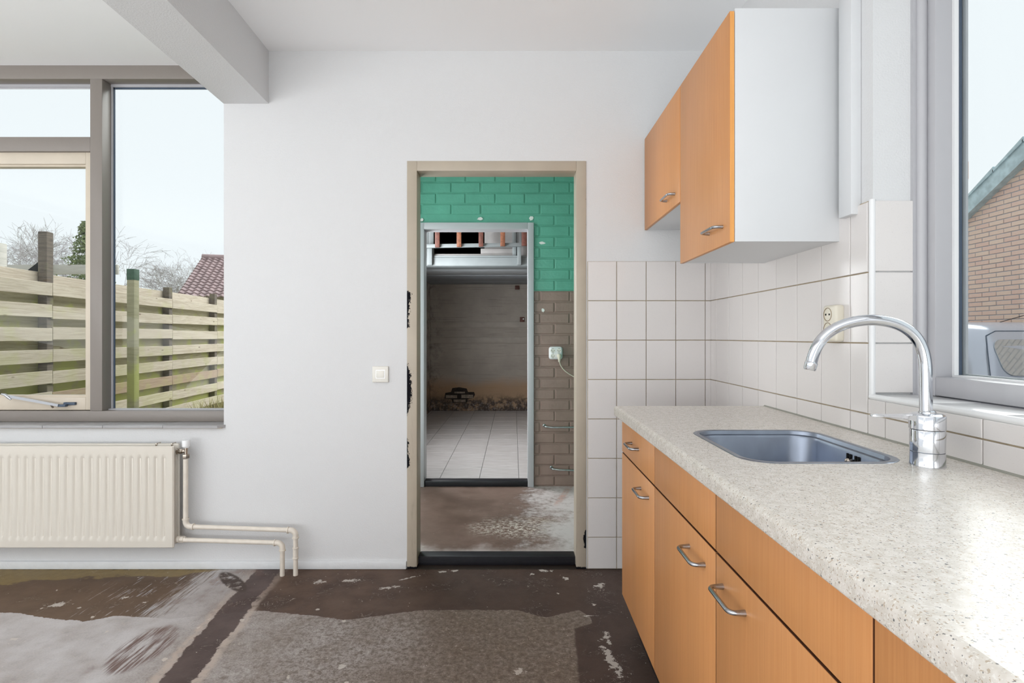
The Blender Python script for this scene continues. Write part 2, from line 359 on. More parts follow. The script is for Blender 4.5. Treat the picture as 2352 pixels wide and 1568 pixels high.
def m_hallfloor():
    t = NT('worn_hall_screed'); p = t.pos(); X, Y, Z = t.xyz(p)
    n1 = t.noise(p, 3.5, 6, .62); n2 = t.noise(p, 22, 6, .7); n3 = t.noise(p, 90, 4, .6)
    c = t.mix(t.step(n1, .3, .7), lin3(128, 106, 96), lin3(100, 80, 70))
    pale = t.step(t.ma('ADD', t.ma('ADD', X, t.ma('MULTIPLY', t.ma('SUBTRACT', n1, .5), 1.0)), t.ma('MULTIPLY', t.ma('SUBTRACT', n2, .5), .7)), .0, .4)
    c = t.mix(t.ma('MULTIPLY', pale, .8), c, lin3(214, 205, 204))
    fr = t.step(t.ma('ADD', Y, t.ma('MULTIPLY', t.ma('SUBTRACT', n1, .5), .5)), 3.1, 2.93)
    c = t.mix(t.ma('MULTIPLY', fr, .6), c, lin3(206, 196, 194))
    d = t.ma('ADD', t.ma('POWER', t.ma('DIVIDE', t.ma('ADD', X, -.02), .30), 2), t.ma('POWER', t.ma('DIVIDE', t.ma('SUBTRACT', Y, 3.38), .22), 2))
    flake = t.ma('MULTIPLY', t.step(t.ma('ADD', d, t.ma('MULTIPLY', t.ma('SUBTRACT', n1, .5), 3)), 1.3, -.5), t.step(t.noise(t.scale(p, (1, 1.6, 1)), 34, 5, .75), .50, .54))
    c = t.mix(flake, c, lin3(206, 196, 186))
    fl2 = t.step(n2, .66, .70)
    c = t.mix(t.ma('MULTIPLY', fl2, .7), c, lin3(200, 192, 184))
    red = t.ma('MULTIPLY', t.step(t.ma('ABSOLUTE', t.ma('SUBTRACT', t.ma('ADD', X, t.ma('MULTIPLY', Y, -.3)), -.84)), .035, .01), t.step(Y, 3.75, 3.9))
    c = t.mix(t.ma('MULTIPLY', t.ma('MULTIPLY', red, t.step(n2, .4, .6)), .6), c, lin3(176, 112, 84))
    t.col(c); t.rough(.4)
    return t.m
MT['hallfloor'] = m_hallfloor()

def m_gtile():
    t = NT('garage_floor_tile'); p = t.pos(); c = lin3(206, 202, 202)
    st = t.noise(t.scale(p, (6, 60, 6)), 1, 4)
    a = t.mix(t.step(st, .3, .75), c, lin3(178, 172, 170))
    t.col(t.mix(t.lin(t.rand(), 0, 1, 0, .15), a, lin3(170, 162, 158))); t.rough(.3)
    return t.m
MT['gtile'] = m_gtile()

def m_damp():
    t = NT('damp_garage_wall'); p = t.pos(); X, Y, Z = t.xyz(p)
    n1 = t.noise(p, 2.5, 5, .6); n2 = t.noise(p, 9, 6, .7); n3 = t.noise(p, 40, 4)
    c = t.mix(t.step(n1, .3, .7), lin3(172, 164, 155), lin3(158, 150, 142))
    c = t.mix(t.step(t.noise(t.scale(p, (2, 2, 60)), 1, 3), .55, .7, 0, .35), c, lin3(104, 98, 92))
    zt = t.ma('ADD', Z, t.ma('MULTIPLY', t.ma('SUBTRACT', n1, .5), .35))
    c = t.mix(t.step(zt, .62, .36, 0, .75), c, lin3(168, 132, 96))
    lf = t.ma('MULTIPLY', t.step(t.ma('ADD', X, t.ma('MULTIPLY', n1, .5)), -.75, -1.15), t.step(n2, .42, .66))
    c = t.mix(t.ma('MULTIPLY', lf, .7), c, lin3(66, 60, 56))
    mould = t.ma('MULTIPLY', t.step(t.ma('ADD', Z, t.ma('MULTIPLY', t.ma('SUBTRACT', n2, .5), .5)), .30, .2), t.step(n2, .36, .56))
    c = t.mix(t.ma('MULTIPLY', mould, .9), c, lin3(50, 44, 44))
    salt = t.ma('MULTIPLY', t.step(Z, .22, .1), t.step(n3, .5, .66))
    c = t.mix(t.ma('MULTIPLY', salt, .5), c, lin3(170, 162, 160))
    t.col(c); t.rough(.75); t.bump(n3, .4, .01)
    return t.m
MT['damp'] = m_damp()

def m_fence(name, c1, c2, algae):
    t = NT(name); p = t.pos(); X, Y, Z = t.xyz(p)
    o = t.n('ShaderNodeObjectInfo'); off = t.comb(t.ma('MULTIPLY', o.outputs['Random'], 40), t.ma('MULTIPLY', o.outputs['Random'], 17), 0)
    q = t.vadd(p, off)
    gr = t.noise(t.scale(q, (3, 3, 55)), 1, 5, .65, 1.0)
    a = t.mix(t.step(gr, .35, .7), lin3(*c1), lin3(*c2))
    a = t.mix(t.lin(o.outputs['Random'], 0, 1, 0, .4), a, tuple(x*.72 for x in lin3(*c1)))
    knot = t.voro(t.scale(q, (1, 1, 3.2)), 2.6)
    a = t.mix(t.step(knot, .10, .05, 0, .7), a, lin3(112, 92, 72))
    alg = t.step(t.ma('ADD', t.noise(q, 3.5, 4), t.lin(Z, 1.8, 0, -.06, .12)), .50, .66)
    a = t.mix(t.ma('MULTIPLY', alg, algae), a, lin3(180, 184, 104))
    t.col(a); t.rough(.85); t.bump(gr, .3, .01)
    return t.m
MT['fence'] = m_fence('weathered_fence_board', (216, 204, 186), (184, 168, 148), .25)
MT['fence_back'] = m_fence('mossy_fence_board', (186, 178, 146), (156, 148, 112), .9)
MT['fence_brown'] = m_fence('brown_fence_board', (188, 164, 140), (158, 134, 112), .3)
MT['post'] = m_fence('weathered_post', (128, 116, 104), (84, 78, 72), .2)
MT['postgreen'] = m_fence('greenish_post', (176, 170, 140), (142, 140, 108), .8)
MT['plank_pale'] = m_fence('pale_plank', (212, 208, 200), (186, 182, 174), .05)
MT['postcap'] = simple('green_post_top', (62, 92, 74), .7, var=.2, vs=20)
MT['bark'] = simple('hazed_grey_bark', (166, 160, 160), .9, var=.15, vs=3)  # distance haze painted in by paling the bark
MT['birchbark'] = simple('hazed_birch_bark', (172, 166, 170), .9, var=.1, vs=3)  # same painted haze, slightly lilac
MT['needle'] = simple('conifer_green', (124, 136, 96), .8, var=.25, vs=4)
MT['drygrass'] = simple('dry_grass', (176, 166, 120), .9, var=.25, vs=6)
MT['roof'] = simple('brown_pantile', (168, 146, 146), .7, var=.12, vs=3)
MT['housewall'] = simple('house_render', (186, 176, 160), .9)
def m_ground():
    t = NT('garden_lawn'); p = t.pos()
    t.col(t.mix(t.step(t.noise(p, 3, 5), .35, .65), lin3(116, 122, 62), lin3(150, 146, 92))); t.rough(.95)
    return t.m
MT['lawn'] = m_ground()
def m_gbrick():
    t = NT('gable_brick'); p = t.pos(); r = t.rand()
    a = t.mix(r, lin3(238, 212, 192), lin3(232, 196, 180))
    a = t.mix(t.step(t.noise(p, 30, 4), .4, .7, 0, .4), a, lin3(232, 212, 194))
    t.col(a); t.rough(.9); t.bump(t.noise(p, 60, 3), .2, .005)
    return t.m
MT['gbrick'] = m_gbrick()

# ------------------------------------------------------------------ mesh helpers
def v3(*a): return Vector(a)
class MB:
    """collects geometry in world coordinates"""
    def __init__(s): s.bm = bmesh.new()
    def box(s, x0, x1, y0, y1, z0, z1, bev=0, seg=2, rot=None):
        r = bmesh.ops.create_cube(s.bm, size=1)
        vs = r['verts']
        c = Vector(((x0+x1)/2, (y0+y1)/2, (z0+z1)/2))
        for v in vs: v.co = Vector((v.co.x*(x1-x0), v.co.y*(y1-y0), v.co.z*(z1-z0)))
        if bev:
            es = set(e for v in vs for e in v.link_edges)
            rr = bmesh.ops.bevel(s.bm, geom=list(es), offset=bev, segments=seg, affect='EDGES', profile=.5)
            vs = list(set(vs_ for f in rr['faces'] for vs_ in f.verts) | set(v for v in vs if v.is_valid))
        for v in vs:
            if rot: v.co = rot @ v.co
            v.co += c
        return s
    def tube(s, pts, r, n=12, caps=True, closed=False):
        pts = [Vector(p) for p in pts]; rs = r if isinstance(r, (list, tuple)) else [r]*len(pts)
        up = None; rings = []
        for i, p in enumerate(pts):
            if i == 0: d = pts[1]-pts[0]
            elif i == len(pts)-1: d = pts[-1]-pts[-2]
            else: d = (pts[i+1]-p).normalized()+(p-pts[i-1]).normalized()
            d = d.normalized()
            if up is None:
                up = Vector((0, 0, 1)) if abs(d.z) < .9 else Vector((1, 0, 0))
            a = (up - d*up.dot(d)).normalized(); b = d.cross(a); up = a
            rings.append([s.bm.verts.new(p + (a*math.cos(t)+b*math.sin(t))*rs[i]) for t in [2*math.pi*k/n for k in range(n)]])
        for i in range(len(rings)-1):
            for k in range(n):
                f = s.bm.faces.new((rings[i][k], rings[i][(k+1) % n], rings[i+1][(k+1) % n], rings[i+1][k])); f.smooth = True
        if caps and n > 2:
            s.bm.faces.new(rings[0][::-1]); s.bm.faces.new(rings[-1])
        return s
    def lathe(s, c, prof, n=32, axis='z', smooth=True):
        """prof: list of (r, h) along axis from c"""
        c = Vector(c); rings = []
        for r, h in prof:
            ring = []
            for k in range(n):
                t = 2*math.pi*k/n; a, b = r*math.cos(t), r*math.sin(t)
                q = {'z': (a, b, h), 'y': (a, h, b), 'x': (h, a, b)}[axis]
                ring.append(s.bm.verts.new(c+Vector(q)))
            rings.append(ring)
        for i in range(len(rings)-1):
            for k in range(n):
                f = s.bm.faces.new((rings[i][k], rings[i][(k+1) % n], rings[i+1][(k+1) % n], rings[i+1][k])); f.smooth = smooth
        s.bm.faces.new(rings[0][::-1]); s.bm.faces.new(rings[-1])
        return s
    def prism(s, poly, axis, a0, a1):
        """poly: 2D points; axis: extrusion axis; other two axes in xyz order"""
        def mk(p, a):
            return {'x': (a, p[0], p[1]), 'y': (p[0], a, p[1]), 'z': (p[0], p[1], a)}[axis]
        A = [s.bm.verts.new(mk(p, a0)) for p in poly]; B = [s.bm.verts.new(mk(p, a1)) for p in poly]
        s.bm.faces.new(A); s.bm.faces.new(B[::-1]); n = len(poly)
        for i in range(n): s.bm.faces.new((A[i], B[i], B[(i+1) % n], A[(i+1) % n]))
        return s
    def quad(s, *ps):
        s.bm.faces.new([s.bm.verts.new(p) for p in ps]); return s
    def mesh(s, name, off=(0, 0, 0), recalc=True, smooth_angle=None):
        if recalc: bmesh.ops.recalc_face_normals(s.bm, faces=s.bm.faces[:])
        bmesh.ops.translate(s.bm, verts=s.bm.verts[:], vec=-Vector(off))
        m = bpy.data.meshes.new(name); s.bm.to_mesh(m); s.bm.free()
        m.set_sharp_from_angle(angle=math.radians(38))
        return m
    def smooth(s):
        for f in s.bm.faces: f.smooth = True
        return s

def root_loc(o):
    l = Vector(o.location)
    while o.parent: o = o.parent; l += Vector(o.location)
    return l
def thing(name, label, cat, loc=(0, 0, 0), group=None, kind=None):
    o = bpy.data.objects.new(name, None); COL.objects.link(o); o.location = loc; o.empty_display_size = .05
    if label: o['label'] = label
    if cat: o['category'] = cat
    if group: o['group'] = group
    if kind: o['kind'] = kind
    return o
def part(name, mb, mat, parent, label=None, kind=None):
    me = mb.mesh(name, root_loc(parent)); me.materials.append(MT[mat])
    o = bpy.data.objects.new(name, me); COL.objects.link(o); o.parent = parent
    if label: o['label'] = label
    if kind: o['kind'] = kind
    return o
def inst(name, me, loc, parent, rotz=0, label=None):
    o = bpy.data.objects.new(name, me); COL.objects.link(o); o.parent = parent
    o.location = Vector(loc)-root_loc(parent); o.rotation_euler = (0, 0, rotz)
    return o
def solo(name, mb, mat, loc, label, cat=None, group=None, kind=None):
    me = mb.mesh(name, loc); me.materials.append(MT[mat])
    o = bpy.data.objects.new(name, me); COL.objects.link(o); o.location = loc
    if label: o['label'] = label
    if cat: o['category'] = cat
    if group: o['group'] = group
    if kind: o['kind'] = kind
    return o
def struct(name, mb, mat, label):
    return solo(name, mb, mat, (0, 0, 0), label, kind='structure')
def cham_box(sx, sy, sz, b, face):
    """box centred at origin with the edges round the given face chamfered; cheap (28 tris). face: '-x' or '-y' or '+z'"""
    bm = bmesh.new()
    hx, hy, hz = sx/2, sy/2, sz/2
    if face == '-y':
        back = [(-hx, hy, -hz), (hx, hy, -hz), (hx, hy, hz), (-hx, hy, hz)]
        mid = [(x, -hy+b, z) for x, y, z in back]
        fr = [(x-math.copysign(b, x), -hy, z-math.copysign(b, z)) for x, y, z in back]
    elif face == '-x':
        back = [(hx, -hy, -hz), (hx, hy, -hz), (hx, hy, hz), (hx, -hy, hz)]
        mid = [(-hx+b, y, z) for x, y, z in back]
        fr = [(-hx, y-math.copysign(b, y), z-math.copysign(b, z)) for x, y, z in back]
    else:
        back = [(-hx, -hy, -hz), (hx, -hy, -hz), (hx, hy, -hz), (-hx, hy, -hz)]
        mid = [(x, y, hz-b) for x, y, z in back]
        fr = [(x-math.copysign(b, x), y-math.copysign(b, y), hz) for x, y, z in back]
    R = [[bm.verts.new(p) for p in ring] for ring in (back, mid, fr)]
    bm.faces.new(R[0]); bm.faces.new(R[2][::-1])
    for i in range(2):
        for k in range(4): bm.faces.new((R[i][k], R[i][(k+1) % 4], R[i+1][(k+1) % 4], R[i+1][k]))
    bmesh.ops.recalc_face_normals(bm, faces=bm.faces[:])
    return bm
_cache = {}
def cham_mesh(name, sx, sy, sz, b, face, mat):
    k = (name, round(sx, 4), round(sy, 4), round(sz, 4), b, face, mat)
    if k not in _cache:
        bm = cham_box(sx, sy, sz, b, face); m = bpy.data.meshes.new(name); bm.to_mesh(m); bm.free(); m.materials.append(MT[mat]); _cache[k] = m
    return _cache[k]

# ------------------------------------------------------------------ room shell
WB = 2.769      # face of the back wall
XR = 1.021      # plaster face of the right wall
CZ = 2.664
LW = -5.05      # left wall
RY = -3.2       # rear wall
m = MB().box(LW, 1.30, RY, 2.86, -.12, 0); struct('floor', m, 'floor', 'bare screed floor with brown adhesive stains and a filled trench')
m = MB().box(-1.30, 1.40, RY, 2.80, CZ, CZ+.12); struct('ceiling', m, 'ceil', 'white ceiling above the kitchen units')
m = MB().box(LW, -1.30, RY, 2.97, 2.638, 2.80); struct('ceiling_lower', m, 'ceil', 'white ceiling beside the beam over the garden window')
# beam: slightly out of square with the back wall
m = MB()
k = -.032
def bxs(y, x): return x + (WB-y)*(-k)
zb, zt = 2.392, 2.70
pr = []
for y in (WB, RY):
    pr.append([m.bm.verts.new((bxs(y, x), y, z)) for x, z in ((-1.493, zb), (-1.262, zb), (-1.262, zt), (-1.493, zt))])
for i in range(4): m.bm.faces.new((pr[0][i], pr[0][(i+1) % 4], pr[1][(i+1) % 4], pr[1][i]))
m.bm.faces.new(pr[0]); m.bm.faces.new(pr[1][::-1])
struct('trim_1', m, 'white', 'white plastered ceiling beam running to the back wall')

wbk = MB()
wbk.box(LW, -1.493, WB, WB+.10, 0, .724)
wbk.box(LW, -4.55, WB, WB+.10, .724, 2.7)
wbk.box(-1.493, -.549, WB, WB+.10, 0, 2.7)
wbk.box(-.549, .372, WB, WB+.10, 2.096, 2.7)
wbk.box(.372, 1.30, WB, WB+.10, 0, 2.7)
wall_back = struct('wall_back', wbk, 'white', 'white plastered back wall with the doorway and the garden window')
# skirting
m = MB().box(LW, -.552, WB-.012, WB+.001, 0, .040, .003)
struct('baseboard_back', m, 'skirt', 'low white painted skirting under the radiator')

# right wall with two window openings
WY0, WY1 = -.35, 1.529
WZ0, WZ1 = 1.030, 2.40
m = MB()
m.box(XR, XR+.115, WY1, 2.769, 0, 2.7)
m.box(XR, XR+.115, WY0, WY1, 0, WZ0-.012)
m.box(XR, XR+.115, WY0, WY1, WZ1, 2.7)
m.box(XR, XR+.115, -1.0, WY0, 0, 2.7)
m.box(XR, XR+.115, -2.6, -1.0, 0, .9); m.box(XR, XR+.115, -2.6, -1.0, 2.4, 2.7)
m.box(XR, XR+.115, RY, -2.6, 0, 2.7)
wall_right = struct('wall_right', m, 'white', 'right wall with cream tiles above the worktop and the kitchen window')
# outer brick leaf of the right wall (its toothed edge shows beyond the window frame)
ob = MB()
ob.box(1.27, 1.347, 1.612, 3.0, -.1, 2.8); ob.box(1.27, 1.347, -.5, 1.612, -.1, 1.03)
zz = 1.04
wall_outer = struct('wall_outer', ob, 'mortar', 'outer brick leaf beside the kitchen window')
k = 0
while zz < 2.7:
    me = cham_mesh('brick', .10, .13, .052, .006, '-y', 'gbrick')
    inst('brick', me, (1.305+random.uniform(-.001, .004), 1.668+random.uniform(-.003, .003), zz+.026), wall_outer); zz += .0625

# left and rear walls with large openings for the windows
m = MB(); m.box(LW-.1, LW, RY, -2.4, 0, 2.7); m.box(LW-.1, LW, 1.2, 3.0, 0, 2.7); m.box(LW-.1, LW, -2.4, 1.2, 0, .2); m.box(LW-.1, LW, -2.4, 1.2, 2.55, 2.7)
struct('wall_left', m, 'white', 'white left wall of the living area')
m = MB(); m.box(LW, -4.4, RY-.1, RY, 0, 2.7); m.box(.8, 1.3, RY-.1, RY, 0, 2.7); m.box(-4.4, .8, RY-.1, RY, 0, .1); m.box(-4.4, .8, RY-.1, RY, 2.55, 2.7)
struct('wall_front', m, 'white', 'white rear wall with wide garden window')

# ------------------------------------------------------------------ wall tiles
TP = .1517; TH = .2023; GR = .0036
ZJ = [1.580-TH*i for i in range(0, 9)]          # row joints from the top
def wall_tile_y(x0, x1, z0, z1):   # on the back wall, facing -y
    me = cham_mesh('tile', x1-x0-GR, .009, z1-z0-GR, .0012, '-y', 'tile'); inst('tile', me, ((x0+x1)/2, WB-.0045-.002, (z0+z1)/2), wall_back)
def wall_tile_x(y0, y1, z0, z1, mat='tile'):   # on the right wall, facing -x
    me = cham_mesh('tile', .009, y1-y0-GR, z1-z0-GR, .0012, '-x', mat); inst('tile', me, (XR-.0045+.001-.003, (y0+y1)/2, (z0+z1)/2), wall_right)
xj = [.3795, .5282, .6798, .8314, .983, 1.0125]
part('grout', MB().box(.3795, XR, WB-.0045, WB+.001, 0, 1.580), 'grout', wall_back)
for i in range(len(xj)-1):
    for j in range(8):
        z1 = ZJ[j]; z0 = max(ZJ[j+1], 0.002)
        if z1 - z0 > .02: wall_tile_y(xj[i], xj[i+1], z0, z1)
part('grout', MB().box(XR-.0055, XR+.001, WY1, WB-.004, .60, 1.582).box(XR-.0055, XR+.001, WY0, WY1+.001, .60, WZ0-.014), 'grout', wall_right)
yj = [WB-.0085]+[2.679-.152*i for i in range(0, 22)]
for i in range(len(yj)-1):
    ya, yb = yj[i], yj[i+1]
    for j in range(4):
        z1, z0 = ZJ[j], ZJ[j+1]
        if yb >= WY1-1e-6: wall_tile_x(yb, ya, z0, z1)
        elif ya > WY1:
            wall_tile_x(WY1+.006, ya, z0, z1) if j < 3 else (wall_tile_x(WY1+.006, ya, z0, z1))
            if j == 2: wall_tile_x(yb, WY1+.006, z0, WZ0-.012)
            if j == 3: wall_tile_x(yb, WY1+.006, z0, z1)
        elif ya > WY0:
            if j == 2: wall_tile_x(max(yb, WY0), ya, z0, WZ0-.012)
            if j == 3: wall_tile_x(max(yb, WY0), ya, z0, z1)
# window reveal: three tiles and the plastic corner bead, plaster above comes from the wall itself
for j in range(3):
    z1, z0 = ZJ[j], max(ZJ[j+1], WZ0+.004)
    me = cham_mesh('reveal_tile', .1135, .009, z1-z0-GR, .0012, '-y', 'tile'); inst('reveal_tile', me, (XR+.058, WY1-.0045, (z0+z1)/2), wall_right)
part('corner_bead', MB().tube([(XR-.003, WY1-.002, WZ0-.006), (XR-.003, WY1-.002, 1.583)], .0085, 12).smooth(), 'pvc', wall_right, 'white plastic tile edging strip')

# ------------------------------------------------------------------ door frame 1 (kitchen side)
d1 = thing('door_1', 'taupe painted door frame with chipped black paint, no door leaf', None, (-.09, WB, 0), kind='structure')
YF0, YF1 = WB-.006, 2.872
part('jamb', MB().box(-.549, -.498, YF0, YF1, 0, 2.096, .002), 'frame1', d1)
part('jamb', MB().box(.321, .372, YF0, YF1, 0, 2.096, .002), 'frame1', d1)
part('head', MB().box(-.498, .321, YF0, YF1, 2.045, 2.096, .002), 'frame1', d1)
m = MB().box(-.498, .321, 2.806, 2.875, 0, .048, .004)
for q in range(5): m.box(-.498, .321, 2.8035, 2.806, .014+q*.007, .018+q*.007)
part('threshold', m, 'black', d1, 'black ribbed door threshold')

# ------------------------------------------------------------------ hall beyond the doorway
H2 = 4.278
m = MB().box(-1.05, 1.7, 2.86, H2+.05, -.12, 0); struct('floor_hall', m, 'hallfloor', 'worn brown and white hall floor')
m = MB().box(-1.1, 1.7, WB+.09, H2+.1, 2.55, 2.66); struct('ceiling_hall', m, 'ceil', 'white hall ceiling')
m = MB(); m.box(-1.1, -1.0, 2.86, 3.05, 0, 2.6); m.box(-1.1, -1.0, 4.05, H2+.1, 0, 2.6); m.box(-1.1, -1.0, 3.05, 4.05, 2.3, 2.6)
struct('wall_hall_left', m, 'greenpaint', 'green hall wall with the outer door opening')
m = MB().box(1.6, 1.7, 2.86, H2+.1, 0, 2.6); struct('wall_hall_right', m, 'greenpaint', 'green hall end wall')
m = MB(); m.box(-1.0, -.549, WB+.10, WB+.104, 0, 2.6); m.box(.372, 1.6, WB+.10, WB+.104, 0, 2.6); m.box(-.549, .372, WB+.10, WB+.104, 2.096, 2.6)
struct('wall_hall_front', m, 'greenpaint', 'green hall side of the kitchen wall')
DX0, DX1 = -.762, .159
SPL = 1.555
m = MB(); MZ = H2+.006
m.box(-1.0, DX0, MZ, H2+.1, SPL, 2.6); m.box(DX1, 1.6, MZ, H2+.1, SPL, 2.6); m.box(DX0, DX1, MZ, H2+.1, 2.096, 2.6)
wall_hall = struct('wall_hall_back', m, 'greenpaint', 'painted brick hall wall, green above taupe')
part('mortar', MB().box(-1.0, DX0, MZ, H2+.1, 0, SPL).box(DX1, 1.6, MZ, H2+.1, 0, SPL), 'brownpaint', wall_hall)
BW, BH, BJ = .2355, .0866, .012
rows = range(-18, 12)
for r in rows:
    z0 = SPL + r*BH; z1 = z0+BH
    if z1 < .03 or z0 > 2.55: continue
    z0 = max(z0, .004)
    off = .21 if r % 2 else .325
    x = off - 6*BW
    while x < 1.2:
        a, b = x, x+BW; x += BW
        segs = [(a, b)]
        if z0 + .02 < 2.096 and z1 > 0:
            segs = []
            if a < DX0: segs.append((a, min(b, DX0)))
            if b > DX1: segs.append((max(a, DX1), b))
        for (p0, p1) in segs:
            p0 = max(p0, -.99)
            if p1-p0 < .03: continue
            zz0 = z0 if not (z0 < 2.096 < z1 and p0 < DX1 and p1 > DX0) else 2.096
            if z1-zz0 < .03: continue
            me = cham_mesh('brick', p1-p0-BJ, .02, z1-zz0-BJ, .004, '-y', 'greenpaint' if r >= 0 else 'brownpaint')
            o = inst('brick', me, ((p0+p1)/2+random.uniform(-.002, .002), H2+.0095+random.uniform(-.0015, .0015), (zz0+z1)/2+random.uniform(-.0015, .0015)), wall_hall)
def blob(cx, cz, rx, rz, y, th, seed):
    rnd = random.Random(seed); n = 14
    pts = [(cx+rx*math.cos(2*math.pi*i/n)*rnd.uniform(.55, 1.1), cz+rz*math.sin(2*math.pi*i/n)*rnd.uniform(.55, 1.1)) for i in range(n)]
    return MB().prism(pts, 'y', y, y+th)
for i, (px, py, rx, rz) in enumerate([(1103, 502, .028, .014), (1220, 502, .02, .022), (1245, 558, .028, .012), (969, 505, .016, .018), (1247, 712, .018, .018)]):
    part('filler_patch', blob((px-1180)/288.7, EYE+(772-py)/288.7, rx, rz, H2-.003, .004, i+4), 'filler', wall_hall, 'white filler patch on the painted brick')

d2 = thing('door_2', 'pale grey door frame to the garage, no door leaf', None, (-.3, H2, 0), kind='structure')
YA, YB = H2-.02, 4.388
part('jamb', MB().box(DX0, DX0+.051, YA, YB, 0, 2.096, .003), 'frame_light', d2)
part('jamb', MB().box(DX1-.048, DX1, YA, YB, 0, 2.096, .003), 'frame_light', d2)
part('head', MB().box(DX0+.051, DX1-.048, YA, YB, 2.043, 2.096, .003), 'frame_light', d2)
part('threshold', MB().box(DX0+.051, DX1-.048, H2-.005, 4.36, 0, .045, .004), 'black', d2, 'black door threshold')

# objects on the hall wall
h = 288.7
def hx(px): return (px-1180)/h
def hz(py): return EYE+(772-py)/h
qs = thing('quad_wall_socket', 'white four-way wall socket on the taupe hall brick', 'socket', (hx(1275.7), H2, hz(810)))
m = MB().box(hx(1260), hx(1291.5), H2-.042, H2-.001, hz(825), hz(795.5), .02, 4).smooth()
part('body', m, 'pvc', qs)
for ix, px in enumerate((1269.2, 1283)):
    for iz, py in enumerate((804.5, 816.8)):
        r = .0185
        m = MB().lathe((hx(px), H2-.0425, hz(py)), [(r, .0), (r, -.001), (r*.9, -.001), (r*.86, .0005)], 20, 'y')
        sk = part('socket_face', m, 'switch', qs)
        if not (ix == 1 and iz == 1):
            m = MB()
            for dx, dz in ((-.0095, 0), (.0095, 0), (0, -.007), (0, .0165), (0, -.0165)):
                m.lathe((hx(px)+dx, H2-.0425, hz(py)+dz), [(.0026, 0), (.0026, -.002)], 8, 'y')
            part('pin_holes', m, 'dark', sk)
pc = thing('plug_and_cable', 'cream mains plug with cable trailing across the taupe brick', 'plug', (hx(1283), H2-.05, hz(817)))
cx, cz = hx(1283), hz(817)
part('plug', MB().tube([(cx, H2-.044, cz+.004), (cx, H2-.066, cz+.002), (cx, H2-.074, cz-.008), (cx, H2-.07, cz-.036), (cx, H2-.066, cz-.044)], [.017, .0165, .014, .009, .0075], 14).smooth(), 'cable', pc)
pts = []
for px, py in ((1283.5, 828), (1286, 837), (1291, 845), (1298, 852), (1307, 858.5), (1318, 865), (1332, 872), (1350, 878)):
    pts.append((hx(px), H2-.05+.03*min(1, len(pts)/4), hz(py)))
part('cable', MB().tube(pts, .0038, 8), 'cable', pc)
for nm, (pa, pb, pz, pz2), lb in (('upper', (1250, 1340, 977, 978), 'upper bent metal bar fixed to the taupe hall brick'), ('lower', (1266, 1345, 1073, 1077), 'lower bent metal bar fixed to the taupe hall brick')):
    bar = thing('wall_bar', lb, 'metal bar', (hx(pa), H2, hz(pz)), group='metal bars on the hall wall')
    x0, x1 = hx(pa), hx(pb)
    part('bar', MB().tube([(x0, H2+.002, hz(pz)), (x0, H2-.035, hz(pz)), (x0+.012, H2-.05, hz(pz+.6)), (x0+.06, H2-.055, hz(pz+2)), (x1, H2-.055, hz(pz2))], .0075, 10).smooth(), 'galv', bar)
    part('fixing', MB().lathe((x0, H2, hz(pz)), [(.013, .004), (.013, -.006), (.009, -.008)], 14, 'y'), 'galv', bar)

# ------------------------------------------------------------------ garage / store beyond
G2 = 8.41; GF = .030; GXL, GXR = -1.30, 2.2
m = MB().box(GXL, GXR, 4.33, G2+.1, -.12, GF-.004); floor_g = struct('floor_garage', m, 'loftgrey', 'tiled garage floor')
tx = [-1.2566+.325*i for i in range(0, 8)]; ty = [4.403-.33+.33*i for i in range(0, 15)]
txs = [GXL]+tx
for i in range(len(txs)-1):
    for j in range(len(ty)-1):
        a, b = txs[i], txs[i+1]; c0, c1 = max(ty[j], 4.365), min(ty[j+1], G2)
        if c1-c0 < .03 or b-a < .03 or a > .75: continue
        me = cham_mesh('floor_tile', b-a-.006, c1-c0-.006, .008, .0015, '+z', 'gtile'); inst('floor_tile', me, ((a+b)/2, (c0+c1)/2, GF-.004), floor_g)
m = MB().box(GXL, GXR, G2, G2+.1, 0, 2.05); wg = struct('wall_garage_back', m, 'damp', 'damp stained taupe garage back wall')
for zc, zd in ((1.329, 1.42), (1.086, 1.18)):
    part('ledge_band', MB().box(GXL, GXR, G2-.012, G2, zc, zd, .004), 'garagetaupe', wg)
# exposed brick patch with torn plaster edge
g2 = 1235/G2
def gx(px): return (px-1180)/g2
def gz(py): return EYE+(772-py)/g2
ptch = [(1021, 915), (1023, 902), (1036, 900), (1039, 891), (1055, 889), (1072, 892), (1075, 900), (1089, 900), (1091, 906), (1087, 914), (1074, 916), (1073, 924), (1040, 925), (1037, 916)]
part('torn_plaster', MB().prism([(gx(a), gz(b)) for a, b in ptch], 'y', G2-.006, G2+.01), 'torn', wg, 'dark hole where plaster has fallen off')
for (a, b, c, d) in ((1044, 1068, 899, 903), (1024, 1050, 907, 914), (1060, 1087, 906, 914), (1042, 1070, 917, 923)):
    me = cham_mesh('exposed_brick', gx(b)-gx(a), .02, gz(c)-gz(d), .004, '-y', 'brick_in'); inst('exposed_brick', me, ((gx(a)+gx(b))/2, G2-.004, (gz(c)+gz(d))/2), wg)
part('wooden_block', MB().box(gx(1183), gx(1192.5), G2-.03, G2, gz(665), gz(656), .003), 'wood_dark', wg)
part('wooden_block', MB().box(gx(1194), gx(1204), G2-.03, G2, gz(739), gz(728), .003), 'wood_dark', wg)
part('screw_head', MB().lathe((gx(1202), G2-.03, gz(732.5)), [(.012, 0), (.012, -.004)], 10, 'y'), 'filler', wg)
m = MB(); m.box(GXL-.1, GXL, 4.38, 4.75, 0, 3.1); m.box(GXL-.1, GXL, 5.75, G2+.1, 0, 3.1); m.box(GXL-.1, GXL, 4.75, 5.75, 0, 1.1); m.box(GXL-.1, GXL, 4.75, 5.75, 2.4, 3.1)
struct('wall_garage_left', m, 'damp', 'taupe garage side wall')
